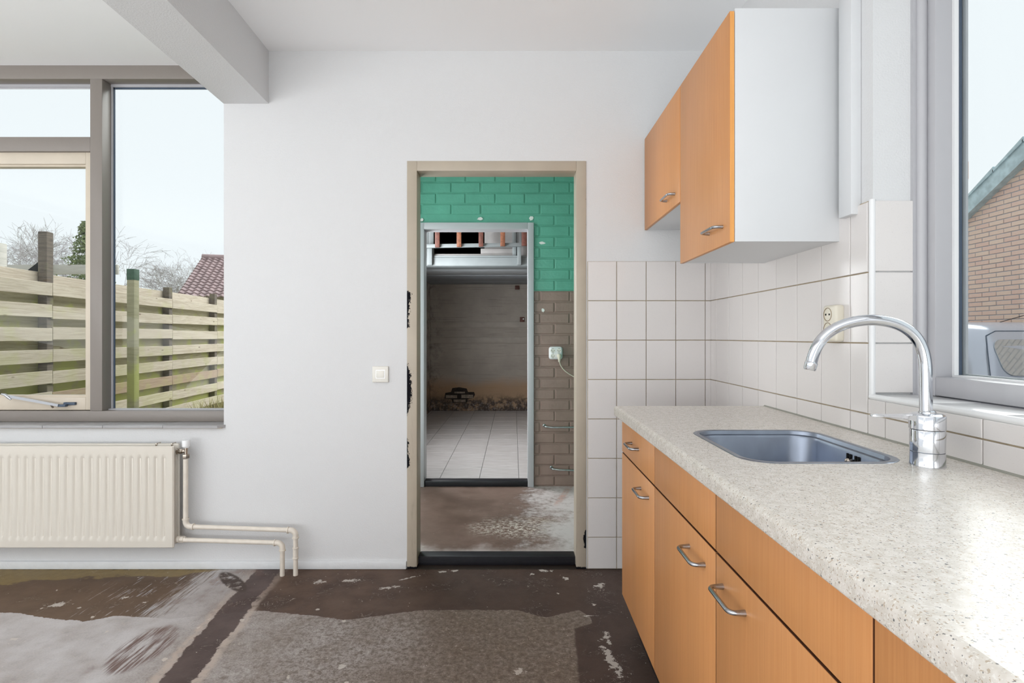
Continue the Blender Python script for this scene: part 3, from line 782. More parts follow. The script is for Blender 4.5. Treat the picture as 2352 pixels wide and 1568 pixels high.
m = MB().box(GXR, GXR+.1, 4.38, 9.6, 0, 3.1); struct('wall_garage_right', m, 'garagetaupe', 'taupe garage far side wall')
m = MB(); m.box(GXL, DX0, H2+.1, H2+.104, 0, 3.1); m.box(DX1, GXR, H2+.1, H2+.104, 0, 3.1); m.box(DX0, DX1, H2+.1, H2+.104, 2.096, 3.1)
struct('wall_garage_front', m, 'garagetaupe', 'garage side of the hall wall')
m = MB().box(GXL-.1, GXR+.1, 4.38, 9.6, 3.0, 3.1); struct('ceiling_garage', m, 'loftgrey', 'garage ceiling')
# loft: soffit boards, fascia, dark opening and railing
LY = 6.15; ls = 1235/LY
def lx(px): return (px-1180)/ls
def lz(py): return EYE+(772-py)/ls
sof = thing('trim_2', 'grey boarded underside and white fascia of the garage loft', None, (0, LY, 2.0), kind='structure')
for i, (y0, y1, mt, zo) in enumerate(((6.17, 6.46, 'loftwhite', -.0), (6.46, 7.12, 'board1', .006), (7.12, 7.84, 'board2', .0), (7.84, G2, 'board2', .008))):
    part('soffit_board', MB().box(GXL, GXR, y0+.003, y1-.003, 1.998+zo, 2.03, .002), mt, sof)
part('fascia_board', MB().box(GXL, GXR, LY, LY+.03, lz(610), lz(590.5), .002), 'loftwhite', sof)
part('fascia_rail', MB().box(GXL, GXR, LY+.004, LY+.04, lz(590), lz(586.5), .002), 'loftwhite', sof)
part('loft_deck', MB().box(GXL, GXR, LY+.03, 9.4, 2.035, 2.06), 'loftshade', sof)
part('loft_end', MB().box(GXL, GXR, 9.4, 9.45, 2.06, 3.0), 'loftshade', sof)
part('loft_shade_block', MB().box(GXL, lx(996), LY+.10, 9.4, 2.06, 3.0), 'loftshade', sof)  # shade inside the loft, put in as black blocks
part('loft_shade_block', MB().box(lx(1178), GXR, LY+.10, 9.4, 2.06, 3.0), 'loftshade', sof)
part('loft_shade_block', MB().box(GXL, GXR, LY+.1, 9.4, 2.98, 2.99), 'loftshade', sof)
part('opening_post', MB().box(lx(983), lx(995), LY+.03, LY+.09, lz(587), 3.0, .003), 'loftwhite', sof)
part('opening_post', MB().box(lx(1177), lx(1186), LY+.03, LY+.09, lz(587), 3.0, .003), 'loftwhite', sof)
part('opening_post', MB().box(lx(1186.5), lx(1197), LY+.05, LY+.10, lz(587), 3.0, .003), 'board1', sof)
part('opening_panel', MB().box(GXL, lx(982.5), LY+.03, LY+.05, lz(586), 3.0), 'loftwhite', sof)
part('opening_panel', MB().box(lx(1197.5), GXR, LY+.04, LY+.06, lz(586), 3.0), 'loftgrey', sof)
part('opening_panel', MB().box(lx(1112), lx(1177), LY+.075, LY+.09, lz(570), 3.0, .002), 'loftgrey', sof)
part('opening_panel', MB().box(lx(1103.5), lx(1177), LY+.05, LY+.07, lz(585), lz(569), .002), 'loftgrey', sof)
part('opening_sill', MB().box(lx(996), lx(1177), LY+.03, LY+.07, lz(587), lz(582), .002), 'loftgrey', sof)
rl = thing('loft_railing', 'white railing with brown wooden slats in front of the dark loft opening', 'railing', (lx(1090), LY, lz(590)))
rr = Matrix.Rotation(-math.radians(.9), 3, 'Y')
part('rail', MB().box(lx(940), lx(1197.5), LY-.085, LY-.045, lz(570.3), lz(562), .003, rot=rr), 'loftwhite', rl)
part('bracket', MB().box(lx(982.5), lx(993.5), LY-.044, LY-.001, lz(609.5), lz(563), .002), 'loftwhite', rl)
part('bracket', MB().box(lx(1188), lx(1197), LY-.044, LY-.001, lz(609), lz(560), .002), 'loftwhite', rl)
for i, (a, b) in enumerate(((1002, 1012.5), (1051, 1061.5), (1100.5, 1111), (1149.5, 1160), (1197.5, 1209))):
    part('slat', MB().box(lx(a)+.002, lx(b)+.002, LY-.12, LY-.086, lz(571.5-.9*i), 2.95, .003), ('wood_dark', 'wood_orange')[i % 2], rl)

# ------------------------------------------------------------------ garden window (left)
w1 = thing('window_1', 'grey framed garden window with opening casement above the radiator', None, (-3.0, 2.9, .74), kind='structure')
fy0, fy1, gy = 2.865, 2.955, 2.938
part('bottom_rail', MB().box(-4.55, -1.46, fy0, fy1, .740, .797, .003), 'frame_grey', w1)
part('top_rail', MB().box(-4.55, -1.46, fy0, fy1, 2.566, 2.66, .003), 'frame_grey', w1)
part('mullion', MB().box(-2.2575, -2.1926, fy0-.001, fy1, .797, 2.566, .003), 'frame_grey', w1)
part('mullion', MB().box(-3.62, -3.55, fy0-.001, fy1, .797, 2.566, .003), 'frame_grey', w1)
part('jamb', MB().box(-1.545, -1.46, fy0+.006, fy1, .797, 2.566, .003), 'frame_grey', w1)
part('jamb', MB().box(-4.55, -4.48, fy0, fy1, .797, 2.566, .003), 'frame_grey', w1)
part('transom', MB().box(-3.55, -2.2575, fy0, fy1, 2.181, 2.2576, .003), 'frame_grey', w1)
# glazing beads (light, next to the glass)
gb = MB(); gb.box(-2.1926, -1.545, gy-.012, gy, 2.551, 2.566); gb.box(-2.1926, -2.1835, gy-.010, gy, .797, 2.551); gb.box(-2.1926, -1.545, gy-.03, gy, .797, .803)
part('glazing_bead', gb, 'frame_light', w1)
gb = MB(); gb.box(-2.1835, -2.1775, gy-.004, gy+.002, .803, 2.551); gb.box(-2.1835, -1.545, gy-.004, gy+.002, 2.543, 2.551)
part('gasket', gb, 'gasket', w1)
gb = MB(); gb.box(-3.55, -2.2575, gy-.012, gy, 2.551, 2.566); gb.box(-3.55, -2.2575, gy-.004, gy, 2.5445, 2.551)
part('glazing_bead', gb, 'frame_light', w1)
part('pane', MB().box(-2.1926, -1.545, gy, gy+.006, .797, 2.566), 'glass', w1)
part('pane', MB().box(-3.55, -2.2575, gy, gy+.006, 2.2576, 2.566), 'glass', w1)
part('pane', MB().box(-4.48, -3.62, gy, gy+.006, .797, 2.566), 'glass', w1)
cs0, cs1 = 2.882, 2.94
csm = MB(); csm.box(-2.296, -2.2585, cs0, cs1, .800, 2.1805, .002); csm.box(-3.549, -3.51, cs0, cs1, .800, 2.1805, .002)
csm.box(-3.51, -2.296, cs0, cs1, 2.118, 2.1805, .002); csm.box(-3.51, -2.296, cs0, cs1, .800, .868, .002)
casm = part('casement', csm, 'casement', w1, 'cream opening casement')
gb = MB(); gb.box(-3.51, -2.296, cs0+.012, cs1-.008, 2.107, 2.118); gb.box(-3.51, -2.296, cs0+.012, cs1-.008, .868, .878); gb.box(-2.303, -2.296, cs0+.012, cs1-.008, .878, 2.107)
part('glazing_bead', gb, 'casement', casm)
part('pane', MB().box(-3.51, -2.296, cs1-.012, cs1-.006, .868, 2.118), 'glass', casm)
# window stay
st = 1235/2.855
def sxp(px): return (px-1180)/st
def szp(py): return EYE+(772-py)/st
sta = MB()
sta.prism([(sxp(24), szp(907)), (sxp(28), szp(913.5)), (sxp(136), szp(933)), (sxp(137), szp(927.5)), (sxp(60), szp(913.5))], 'y', 2.845, 2.853)
part('stay_arm', sta, 'alu', w1, 'aluminium casement stay')
part('stay_grip', MB().tube([(sxp(7), 2.846, szp(904)), (sxp(15), 2.847, szp(906)), (sxp(22), 2.849, szp(912)), (sxp(27), 2.851, szp(917))], [.004, .007, .008, .005], 10).smooth(), 'alu', w1)
m = MB().box(sxp(140), sxp(167), 2.868, 2.883, szp(931), szp(924.5), .003); m.box(sxp(134), sxp(152), 2.848, 2.868, szp(934), szp(928.5), .003)
part('stay_pivot', m, 'gasket', w1)
part('stay_peg', MB().tube([(sxp(120), 2.86, szp(936)), (sxp(120), 2.85, szp(930))], .005, 8), 'nickel', w1)
# tiled sill
k = 0; x1 = -1.485
for xa in [-1.7905, -2.0980, -2.4055, -2.713, -3.02, -3.3277, -3.635, -3.94, -4.25, -4.55]:
    if k == 0:
        mm = MB().prism([(xa+.0012, 2.742), (x1-.028, 2.742), (x1, 2.765), (-1.4945, 2.768), (-1.4945, 2.872), (xa+.0012, 2.872)], 'z', .7255, .7395)
    else:
        mm = MB().box(xa+.0012, x1-.0012, 2.742, 2.872, .7255, .7395, .0015)
    part('sill_tile', mm, 'sill_grey', w1); x1 = xa; k += 1
part('sill_bed', MB().box(-4.55, -1.4945, 2.75, 2.872, .7235, .7262), 'grout', w1)

# ------------------------------------------------------------------ kitchen window (right)
w2 = thing('window_2', 'pale grey framed kitchen window above the worktop', None, (1.2, .6, 1.03), kind='structure')
JX = 1.16
part('cover_strip', MB().tube([(1.150, 1.5165, WZ0), (1.150, 1.5165, WZ1)], .0135, 14).smooth(), 'frame_light', w2)
part('jamb_backing', MB().box(1.128, 1.166, 1.519, 1.536, WZ0, WZ1), 'frame_light', w2)
part('jamb', MB().box(JX, 1.2375, 1.480, 1.530, WZ0, WZ1, .003), 'frame_light', w2)
part('jamb', MB().box(JX, 1.2375, WY0, WY0+.05, WZ0, WZ1, .003), 'frame_light', w2)
part('bottom_rail', MB().box(JX, 1.2375, WY0+.05, 1.480, WZ0+.002, 1.0835, .003), 'frame_light', w2)
part('top_rail', MB().box(JX, 1.2375, WY0+.05, 1.480, WZ1-.06, WZ1, .003), 'frame_light', w2)
GX = 1.2255
gb = MB(); gb.box(1.2065, 1.2185, 1.472, 1.480, 1.0835, WZ1-.06); gb.box(1.2065, GX, WY0+.05, 1.472, 1.0835, 1.089)
part('glazing_bead', gb, 'pvc', w2)
gb = MB(); gb.box(1.2185, GX, 1.470, 1.4805, 1.0835, WZ1-.06); part('gasket', gb, 'gasket', w2)
gb = MB(); gb.box(GX+.0045, 1.2365, 1.463, 1.480, 1.0835, WZ1-.06); gb.box(GX+.0045, 1.2365, WY0+.05, 1.463, 1.0835, 1.0925)
part('outer_bead', gb, 'frame_light', w2)
part('pane', MB().box(GX, GX+.004, WY0+.05, 1.480, 1.0835, WZ1-.06), 'glass', w2)
# glazed sill with rounded white edge
x1 = WY1-.001; k = 0
for ya in [1.33, 1.13, .93, .73, .53, .33, .13, -.07, WY0]:
    part('sill_tile', MB().box(XR-.006, JX, ya+.001, x1-.001, WZ0-.012, WZ0, .002), 'sill_tile_white', w2); x1 = ya
part('sill_edge', MB().tube([(XR-.004, WY1, WZ0-.0065), (XR-.004, WY0, WZ0-.0065)], .0085, 12).smooth(), 'pvc', w2, 'white rounded sill edging')
# second opening further back on the same wall
w3 = thing('window_3', 'plain side window further along the right wall', None, (1.1, -1.8, .9), kind='structure')
m = MB(); m.box(1.04, 1.10, -2.6, -2.54, .9, 2.4); m.box(1.04, 1.10, -1.06, -1.0, .9, 2.4); m.box(1.04, 1.10, -2.54, -1.06, .9, .96); m.box(1.04, 1.10, -2.54, -1.06, 2.34, 2.4)
part('frame', m, 'frame_light', w3)

# ------------------------------------------------------------------ radiator
RX1 = -1.685; RX0 = -3.35; RZ0, RZ1 = .146, .651; RYF = 2.662
rad = thing('radiator', 'cream fluted double panel radiator under the garden window', 'radiator', (-2.5, 2.70, RZ0))
def flute_panel(y, depth, x0, x1, z0, z1, out=-1):
    """pressed steel panel with vertical flutes; face towards -y"""
    m = MB(); bm = m.bm
    pitch = .0402; nf = int((x1-x0-.05)/pitch)
    xs = [x0, x0+.006]; dep = [.006, 0]
    start = x1-.028-(nf)*pitch
    for i in range(nf):
        c = start + pitch*(i+.5)
        for q in range(-3, 4):
            xs.append(c+q*.0042+.0); dep.append(.0095*(math.cos(q/3.2*math.pi)+1)/2)
    xs += [x1-.006, x1]; dep += [0, .006]
    zs = [z0, z0+.004, z0+.03, z0+.046, z0+.058, z1-.062, z1-.05, z1-.034, z1-.004, z1]
    fz = [0, 0, 0, 0, 1, 1, 0, 0, 0, 0]; ez = [.006, 0, 0, 0, 0, 0, 0, 0, 0, .006]
    G = []
    for zi, z in enumerate(zs):
        row = []
        for xi, x in enumerate(xs):
            edge = xi in (0, len(xs)-1)
            d = max(ez[zi], dep[xi] if edge or xi in (1, len(xs)-2) else dep[xi]*fz[zi])
            row.append(bm.verts.new((x, y+d, z)))
        G.append(row)
    for a in range(len(zs)-1):
        for b in range(len(xs)-1):
            f = bm.faces.new((G[a][b], G[a][b+1], G[a+1][b+1], G[a+1][b])); f.smooth = True
    # back skin
    m.box(x0+.002, x1-.002, y+.008, y+.016, z0+.002, z1-.002, .003)
    return m
part('front_panel', flute_panel(RYF, .012, RX0, RX1, RZ0, RZ1), 'radiator', rad)
part('rear_panel', MB().box(RX0, RX1-.002, 2.706, 2.722, RZ0+.01, RZ1+.004, .006, 2), 'radiator', rad)
part('convector_fins', MB().box(RX0+.02, RX1-.012, RYF+.018, 2.705, RZ0+.03, RZ1-.03, .004), 'radiator', rad)
m = MB()
for q in range(3): m.box(RX1-.010, RX1-.004, RYF+.020+q*.012, RYF+.028+q*.012, RZ0+.012, RZ1-.02, .002)
part('side_fins', m, 'radiator', rad)
for xx in (-1.80, -1.722, -3.1): part('wall_bracket', MB().box(xx, xx+.006, 2.70, 2.735, RZ1-.01, RZ1+.007, .001), 'nickel', rad)
vx, vy = -1.655, 2.700
vz = EYE-(1036-772)*vy/1235
val = part('valve', MB().lathe((RX1-.004, vy, vz), [(.016, 0), (.016, .008), (.010, .010), (.010, .02)], 16, 'x'), 'nickel', rad, 'nickel radiator valve')
m = MB().lathe((RX1+.008, vy, vz), [(.013, 0), (.013, .014), (.009, .015), (.009, .03)], 6, 'x', smooth=False)
m.lathe((vx+.010, vy, vz-.028), [(.009, 0), (.009, .05)], 16)
m.lathe((vx+.010, vy, vz-.035), [(.0155, 0), (.0165, .002), (.0165, .018), (.0155, .020)], 6, smooth=False)
part('valve_body', m, 'nickel', val)
m = MB().lathe((vx+.010, vy, vz+.018), [(.014, 0), (.016, .004), (.019, .007), (.019, .035), (.017, .038), (0.004, .038)], 12, smooth=False)
part('valve_knob', m, 'pvc', val, 'white hand wheel')
m = MB().lathe((RX1-.004, vy, EYE-(1238-772)*vy/1235), [(.017, 0), (.017, .014), (.013, .016)], 14, 'x')
m.lathe((RX1+.012, vy, EYE-(1238-772)*vy/1235), [(.0155, 0), (.0165, .002), (.0165, .016), (.012, .02), (.012, .026)], 6, 'x', smooth=False)
part('return_union', m, 'pipe_cream', rad)

def arc_elbow(m, p, d1, d2, r=.0135, rad=.026, n=7):
    """short elbow fitting at corner p from direction d1 (incoming) to d2"""
    d1, d2, p = Vector(d1), Vector(d2), Vector(p)
    c = p - d1*rad + d2*rad
    pts = []
    for i in range(n+1):
        t = i/n*math.pi/2
        pts.append(c + d1*rad*math.sin(t) - d2*rad*math.cos(t))
    m.tube([pts[0]-d1*.014]+pts+[pts[-1]+d2*.014], r, 14).smooth()
    m.tube([pts[0]-d1*.015, pts[0]-d1*.009], r*1.22, 14); m.tube([pts[-1]+d2*.009, pts[-1]+d2*.015], r*1.22, 14)
    return m
PR = .0115; py_ = 2.695
def ppt(px, py, y): return ((px-1180)*y/1235, y, EYE-(py-772)*y/1235)
X1u, _, Z1u = ppt(426.5, 1209, py_); X2u, _, Z2u = ppt(679, 1217, 2.69)
up = thing('flow_pipe', 'upper cream heating pipe from the radiator valve down into the floor', 'pipe', (X2u, 2.69, 0), group='radiator pipes')
m = MB().tube([(X1u, py_, vz-.0365), (X1u, py_, Z1u+.02)], PR, 14).tube([(X1u+.02, py_, Z1u), (X2u-.02, 2.69, Z2u)], PR, 14).tube([(X2u, 2.69, Z2u-.02), (X2u, 2.69, .0)], PR, 14)
part('pipe_run', m, 'pipe_cream', up)
part('elbow', arc_elbow(MB(), (X1u, py_, Z1u), (0, 0, -1), (1, 0, 0)), 'pipe_cream', up)
part('elbow', arc_elbow(MB(), (X2u, 2.69, Z2u), (1, 0, 0), (0, 0, -1)), 'pipe_cream', up)
m = MB()
for zz in (Z2u-.095, Z2u-.145): m.lathe((X2u, 2.69, zz), [(.0125, 0), (.0150, .002), (.0150, .008), (.0125, .010)], 14)
m.tube([(X2u, 2.69, Z2u-.14), (X2u, 2.69, Z2u-.09)], .013, 14)
part('coupling', m, 'pipe_cream', up)
X1l, _, Z1l = ppt(412, 1239, 2.70); X2l, _, Z2l = ppt(648.5, 1246, 2.685)
lo = thing('return_pipe', 'lower cream heating pipe from the radiator foot down into the floor', 'pipe', (X2l, 2.685, 0), group='radiator pipes')
part('pipe_run', MB().tube([(X1l, 2.70, Z1l), (X2l-.02, 2.685, Z2l)], PR, 14).tube([(X2l, 2.685, Z2l-.02), (X2l, 2.685, 0)], PR, 14), 'pipe_cream', lo)
part('elbow', arc_elbow(MB(), (X2l, 2.685, Z2l), (1, 0, 0), (0, 0, -1)), 'pipe_cream', lo)

# ------------------------------------------------------------------ light switch
def bxp(px): return (px-1180)/446
def bzp(py): return EYE+(772-py)/446
sw = thing('light_switch', 'square ivory light switch on the white wall beside the door frame', 'light switch', (bxp(875), WB, bzp(859)))
part('plate', MB().box(bxp(856), bxp(893), WB-.012, WB-.0005, bzp(877.5), bzp(840.5), .004, 3), 'switch', sw)
part('surround', MB().box(bxp(864.6), bxp(885), WB-.0125, WB-.010, bzp(868.3), bzp(848.8)), 'handle', sw)
part('rocker', MB().box(bxp(865.4), bxp(884), WB-.0155, WB-.010, bzp(867.3), bzp(850), .002, 2), 'switch', sw)

# ------------------------------------------------------------------ wall cabinets
def bow_handle(p, along, out, span=.112, proj=.03, r=.0048):
    """D-shaped bow handle centred at p"""
    p, a, o = Vector(p), Vector(along), Vector(out)
    m = MB(); h_ = span/2; rr = .014
    pts = [p-a*h_-o*.001, p-a*h_+o*(proj-rr)]
    for i in range(1, 7):
        t = i/6*math.pi/2; pts.append(p-a*h_+a*rr*(1-math.cos(t))+o*(proj-rr+rr*math.sin(t)))
    q = [p+a*h_-o*.001, p+a*h_+o*(proj-rr)]
    for i in range(1, 7):
        t = i/6*math.pi/2; q.append(p+a*h_-a*rr*(1-math.cos(t))+o*(proj-rr+rr*math.sin(t)))
    full = pts+q[::-1]
    rs = [r*1.35, r*1.05]+[r]*(len(full)-4)+[r*1.05, r*1.35]
    m.tube(full, rs, 12).smooth(); return m
CX0 = .6866  # carcass front
def wall_cabinet(label, y0, y1, z0, z1, hy, hz_):
    c = thing('wall_cabinet', label, 'cabinet', ((CX0+1.01)/2, (y0+y1)/2, z0), group='beech wall cabinets')
    xb = 1.0115
    m = MB()
    part('side_panel', MB().box(CX0, xb, y0+.0005, y0+.0165, z0, z1, .0012), 'melamine', c)
    part('side_panel', MB().box(CX0, xb, y1-.0165, y1-.0005, z0, z1, .0012), 'melamine', c)
    part('bottom_panel', MB().box(CX0+.001, xb, y0+.0165, y1-.0165, z0+.001, z0+.017), 'melamine', c)
    part('top_panel', MB().box(CX0+.001, xb, y0+.0165, y1-.0165, z1-.017, z1-.001), 'melamine', c)
    part('back_panel', MB().box(xb-.004, xb, y0+.0165, y1-.0165, z0+.017, z1-.017), 'melamine', c)
    d = part('door', MB().box(.6706, .6850, y0+.0015, y1-.0015, z0-.002, z1-.008, .0018), 'beech', c)
    part('edge_band', MB().box(.6715, .6845, y0+.0008, y0+.0018, z0, z1-.010), 'beech_edge', d)
    part('handle', bow_handle((.6706, hy, hz_), (0, 1, 0), (-1, 0, 0), .118), 'handle', d, 'satin metal bow handle')
    return c
wall_cabinet('tall beech wall cabinet with white side next to the kitchen window', 1.668, 2.168, 1.489, 2.213, 1.785, 1.546)
wall_cabinet('short beech wall cabinet against the back wall', 2.170, WB-.012, 1.740, 2.213, 2.296, 1.787)
solo('wall_trunking', MB().box(.990, XR-.0005, 1.578, 1.640, 1.553, 2.23, .003), 'melamine', (1.0, 1.61, 1.553), 'white vertical trunking on the wall beside the tall wall cabinet', 'trunking')

# ------------------------------------------------------------------ base cabinets, plinth, worktop
XD = .4364; YU = [2.168, 1.669, 1.163, .653, .150, -.352]
def base_unit(label, y1, y0, kind, hy, drawer_handle, side_visible=False):
    c = thing('base_cabinet', label, 'cabinet', (.72, (y0+y1)/2, .15), group='beech base cabinets')
    xb = 1.005
    part('side_panel', MB().box(XD+.018, xb, y0+.0005, y0+.0165, .15, .874), 'carcass', c)
    part('side_panel', MB().box(XD+.018, xb, y1-.0165, y1-.0005, .15, .874), 'carcass', c)
    part('bottom_panel', MB().box(XD+.019, xb, y0+.0165, y1-.0165, .151, .167), 'carcass', c)
    part('front_rail', MB().box(XD+.020, XD+.032, y0+.0165, y1-.0165, .722, .742), 'carcass', c)
    g = .0021
    f = part('drawer_front', MB().box(XD, XD+.0165, y0+g, y1-g, .7330, .8715, .0016), 'beech', c)
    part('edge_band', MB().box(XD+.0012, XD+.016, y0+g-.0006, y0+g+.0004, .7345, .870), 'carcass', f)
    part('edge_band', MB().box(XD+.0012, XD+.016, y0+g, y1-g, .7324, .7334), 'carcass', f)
    if drawer_handle is not None: part('handle', bow_handle((XD, drawer_handle, .80), (0, 1, 0), (-1, 0, 0), .105), 'handle', f, 'satin metal bow handle')
    d = part('door', MB().box(XD, XD+.0165, y0+g, y1-g, .157, .7270, .0016), 'beech', c)
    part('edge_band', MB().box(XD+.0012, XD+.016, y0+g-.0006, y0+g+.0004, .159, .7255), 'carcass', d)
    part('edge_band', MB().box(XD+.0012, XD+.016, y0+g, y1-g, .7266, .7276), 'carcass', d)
    if hy is not None: part('handle', bow_handle((XD, hy, .673), (0, 1, 0), (-1, 0, 0), .108), 'handle', d, 'satin metal bow handle')
    return c
base_unit('beech base cabinet with a drawer handle, at the far worktop end', YU[0], YU[1], 0, 1.792, 1.932)
base_unit('beech sink base cabinet, second from the worktop end, handle near its neighbour', YU[1], YU[2], 0, 1.282, None)
base_unit('beech base cabinet, third from the worktop end, in front of the tap', YU[2], YU[3], 0, 1.068, None)
base_unit('beech base cabinet, nearest, its front cut by the picture edge', YU[3], YU[4], 0, .55, None)
solo('plinth', MB().box(.498, .514, -.35, 2.165, 0.001, .149, .001), 'plinth', (.506, 1.2, 0), 'black recessed plinth under the beech base cabinets', 'plinth')

ZT, ZBm = .914, .8755; XN = .404
SX0, SX1, SY0, SY1, SRr = .517, .888, 1.186, 1.612, .075
def rrect(x0, x1, y0, y1, r, n=10):
    P = []
    for cx_, cy_, a0 in ((x1-r, y1-r, 0), (x0+r, y1-r, 90), (x0+r, y0+r, 180), (x1-r, y0+r, 270)):
        for i in range(n+1):
            t = math.radians(a0+90*i/n); P.append((cx_+r*math.cos(t), cy_+r*math.sin(t)))
    return P
def worktop_mesh():
    m = MB(); bm = m.bm; WX1 = 1.0098; y0, y1 = -.40, 2.168; rr = .012
    hole = rrect(SX0+.010, SX1-.010, SY0+.010, SY1-.010, SRr-.008)
    for z in (ZT, ZBm):
        oc = [bm.verts.new(p+(z,)) for p in ((XN+rr, y0), (WX1, y0), (WX1, y1), (XN+rr, y1))]
        ic = [bm.verts.new((x, y, z)) for x, y in hole]
        es = [bm.edges.new((oc[i], oc[(i+1) % 4])) for i in range(4)]+[bm.edges.new((ic[i], ic[(i+1) % len(ic)])) for i in range(len(ic))]
        bmesh.ops.triangle_fill(bm, use_beauty=True, edges=es)
    # nose profile
    prof = [(XN+rr, ZT)]
    for i in range(1, 9):
        t = i/8*math.pi/2; prof.append((XN+rr-rr*math.sin(t), ZT-rr+rr*math.cos(t)))
    r2 = .006
    for i in range(0, 6):
        t = i/5*math.pi/2; prof.append((XN+r2-r2*math.cos(t), ZBm+r2-r2*math.sin(t)))
    prof.append((XN+rr, ZBm))
    A = [bm.verts.new((x, y0, z)) for x, z in prof]; B = [bm.verts.new((x, y1, z)) for x, z in prof]
    for i in range(len(prof)-1):
        f = bm.faces.new((A[i], A[i+1], B[i+1], B[i])); f.smooth = True
    for yy in (y0, y1):
        vs = [bm.verts.new((x, yy, z)) for x, z in prof]+[bm.verts.new((WX1, yy, ZBm)), bm.verts.new((WX1, yy, ZT))]
        bm.faces.new(vs)
    for f in bm.faces:
        if abs(f.normal.z) > .9999: f.smooth = False
    return m
wt = solo('worktop', worktop_mesh(), 'worktop', (.7, .9, ZBm), 'speckled beige laminate worktop over the beech base cabinets', 'worktop')
solo('sealant_strip', MB().prism([(1.0135, ZT-.001), (1.0060, ZT-.001), (1.0060, ZT+.001), (1.0128, ZT+.007)], 'y', -.40, 2.166), 'silicone', (1.01, .9, ZT), 'grey silicone strip where the worktop meets the wall tiles', 'sealant')

# ------------------------------------------------------------------ sink
sk = thing('kitchen_sink', 'rounded stainless steel sink bowl set in the worktop', 'sink', ((SX0+SX1)/2, (SY0+SY1)/2, .74))
def ring_loft(rings, fill=True):
    m = MB(); bm = m.bm; prev = None
    for (x0, x1, y0, y1, r, z) in rings:
        cur = [bm.verts.new((x, y, z)) for x, y in rrect(x0, x1, y0, y1, r, 10)]
        if prev:
            n = len(cur)
            for i in range(n):
                f = bm.faces.new((prev[i], prev[(i+1) % n], cur[(i+1) % n], cur[i])); f.smooth = True
        prev = cur
    if fill: bm.faces.new(prev).smooth = True
    return m
def rg(ins, z, r): return (SX0+ins, SX1-ins, SY0+ins, SY1-ins, r, z)
part('rim', ring_loft([rg(0, ZT+.0002, SRr), rg(.001, ZT+.0012, SRr), rg(.014, ZT+.0012, SRr-.010), rg(.0155, ZT+.0004, SRr-.011)], False), 'steel', sk)
part('bowl', ring_loft([rg(.0155, ZT+.0004, SRr-.011), rg(.017, ZT-.005, SRr-.012), rg(.018, ZT-.009, SRr-.013), rg(.024, ZT-.0115, SRr-.014), rg(.0265, ZT-.018, SRr-.015), rg(.033, ZT-.135, SRr-.015), rg(.040, ZT-.152, SRr-.02), rg(.055, ZT-.160, SRr-.03)]), 'steel', sk)
xw = SX1-.030
m = MB()
for dy in (-.027, -.016, .006, .017): m.box(xw-.0005, xw+.006, 1.365+dy, 1.365+dy+.005, ZT-.048, ZT-.020)
part('overflow_slots', m, 'dark', sk)
part('overflow_knob', MB().lathe((xw-.001, 1.3655, ZT-.036), [(.006, 0), (.006, -.006), (.008, -.009), (.006, -.014), (.002, -.016)], 14, 'x').tube([(xw-.013, 1.3655, ZT-.042), (xw-.011, 1.366, ZT-.07), (xw-.02, 1.368, ZT-.13)], .0018, 6), 'nickel', sk)
part('drain', MB().lathe(((SX0+SX1)/2, (SY0+SY1)/2, ZT-.1598), [(.042, 0), (.042, .002), (.036, .003), (.03, .001)], 24), 'chrome', sk)

# ------------------------------------------------------------------ tap
TYb = 1.172; TXb = .9015
tap = thing('mixer_tap', 'tall chrome mixer tap with swan neck spout beside the sink', 'tap', (TXb, TYb, ZT))
def tz(py, y=TYb): return EYE-(py-772)*y/1235
part('base', MB().lathe((TXb, TYb, ZT), [(.0335, 0), (.0335, .002), (.0325, .006), (.0320, .030)], 40), 'chrome', tap)
part('body', MB().lathe((TXb, TYb, ZT+.0305), [(.0312, 0), (.0322, .0012), (.0325, .045), (.0318, .0475)], 40), 'chrome', tap)
part('cap', MB().lathe((TXb, TYb, ZT+.079), [(.0325, 0), (.0336, .001), (.0336, .027), (.0325, .031), (.028, .034), (.014, .035)], 40), 'chrome', tap)
zl = ZT+.108
lm = MB()
dirv = Vector((-.995, .10, 0)).normalized(); side = Vector((0, 0, 1)).cross(dirv)
pts = [(.024, .016, -.013, .004), (.036, .0125, -.010, .003), (.06, .0115, -.006, .002), (.09, .0105, -.004, .0015), (.112, .0095, -.0035, .001), (.117, .006, -.003, .0)]
prev = None
for d, w, zlo, zhi in pts:
    c_ = Vector((TXb, TYb, zl))+dirv*d
    cur = [lm.bm.verts.new(c_+side*sx*w+Vector((0, 0, zz))) for sx, zz in ((-1, zlo), (1, zlo), (1, zhi), (-1, zhi))]
    if prev:
        for i in range(4): lm.bm.faces.new((prev[i], prev[(i+1) % 4], cur[(i+1) % 4], cur[i]))
    else: lm.bm.faces.new(cur)
    prev = cur
lm.bm.faces.new(prev[::-1])
bmesh.ops.bevel(lm.bm, geom=lm.bm.edges[:], offset=.0015, segments=2, affect='EDGES')
part('lever', lm, 'chrome', tap)
tipY = 1.225
sp_px = [(2127, 945), (2126.5, 905), (2126.5, 870), (2126, 845), (2124, 824), (2119, 802), (2109, 781), (2094, 763), (2073, 749), (2048, 740), (2020, 735), (1992, 734.5), (1964, 738), (1938, 745), (1916, 755), (1898, 767.5), (1884, 783), (1874, 800), (1867.5, 817), (1864, 831)]
pts = []
for px, py in sp_px:
    f_ = (2127-px)/(2127-1864); y = TYb+f_*(tipY-TYb)
    pts.append(((px-1180)*y/1235, y, EYE-(py-772)*y/1235))
def smooth_pts(P, it=2):
    P = [Vector(p) for p in P]
    for _ in range(it):
        Q = [P[0]]
        for i in range(len(P)-1):
            Q.append(P[i]*.75+P[i+1]*.25); Q.append(P[i]*.25+P[i+1]*.75)
        Q.append(P[-1]); P = Q
    return P
pts = smooth_pts(pts, 2)
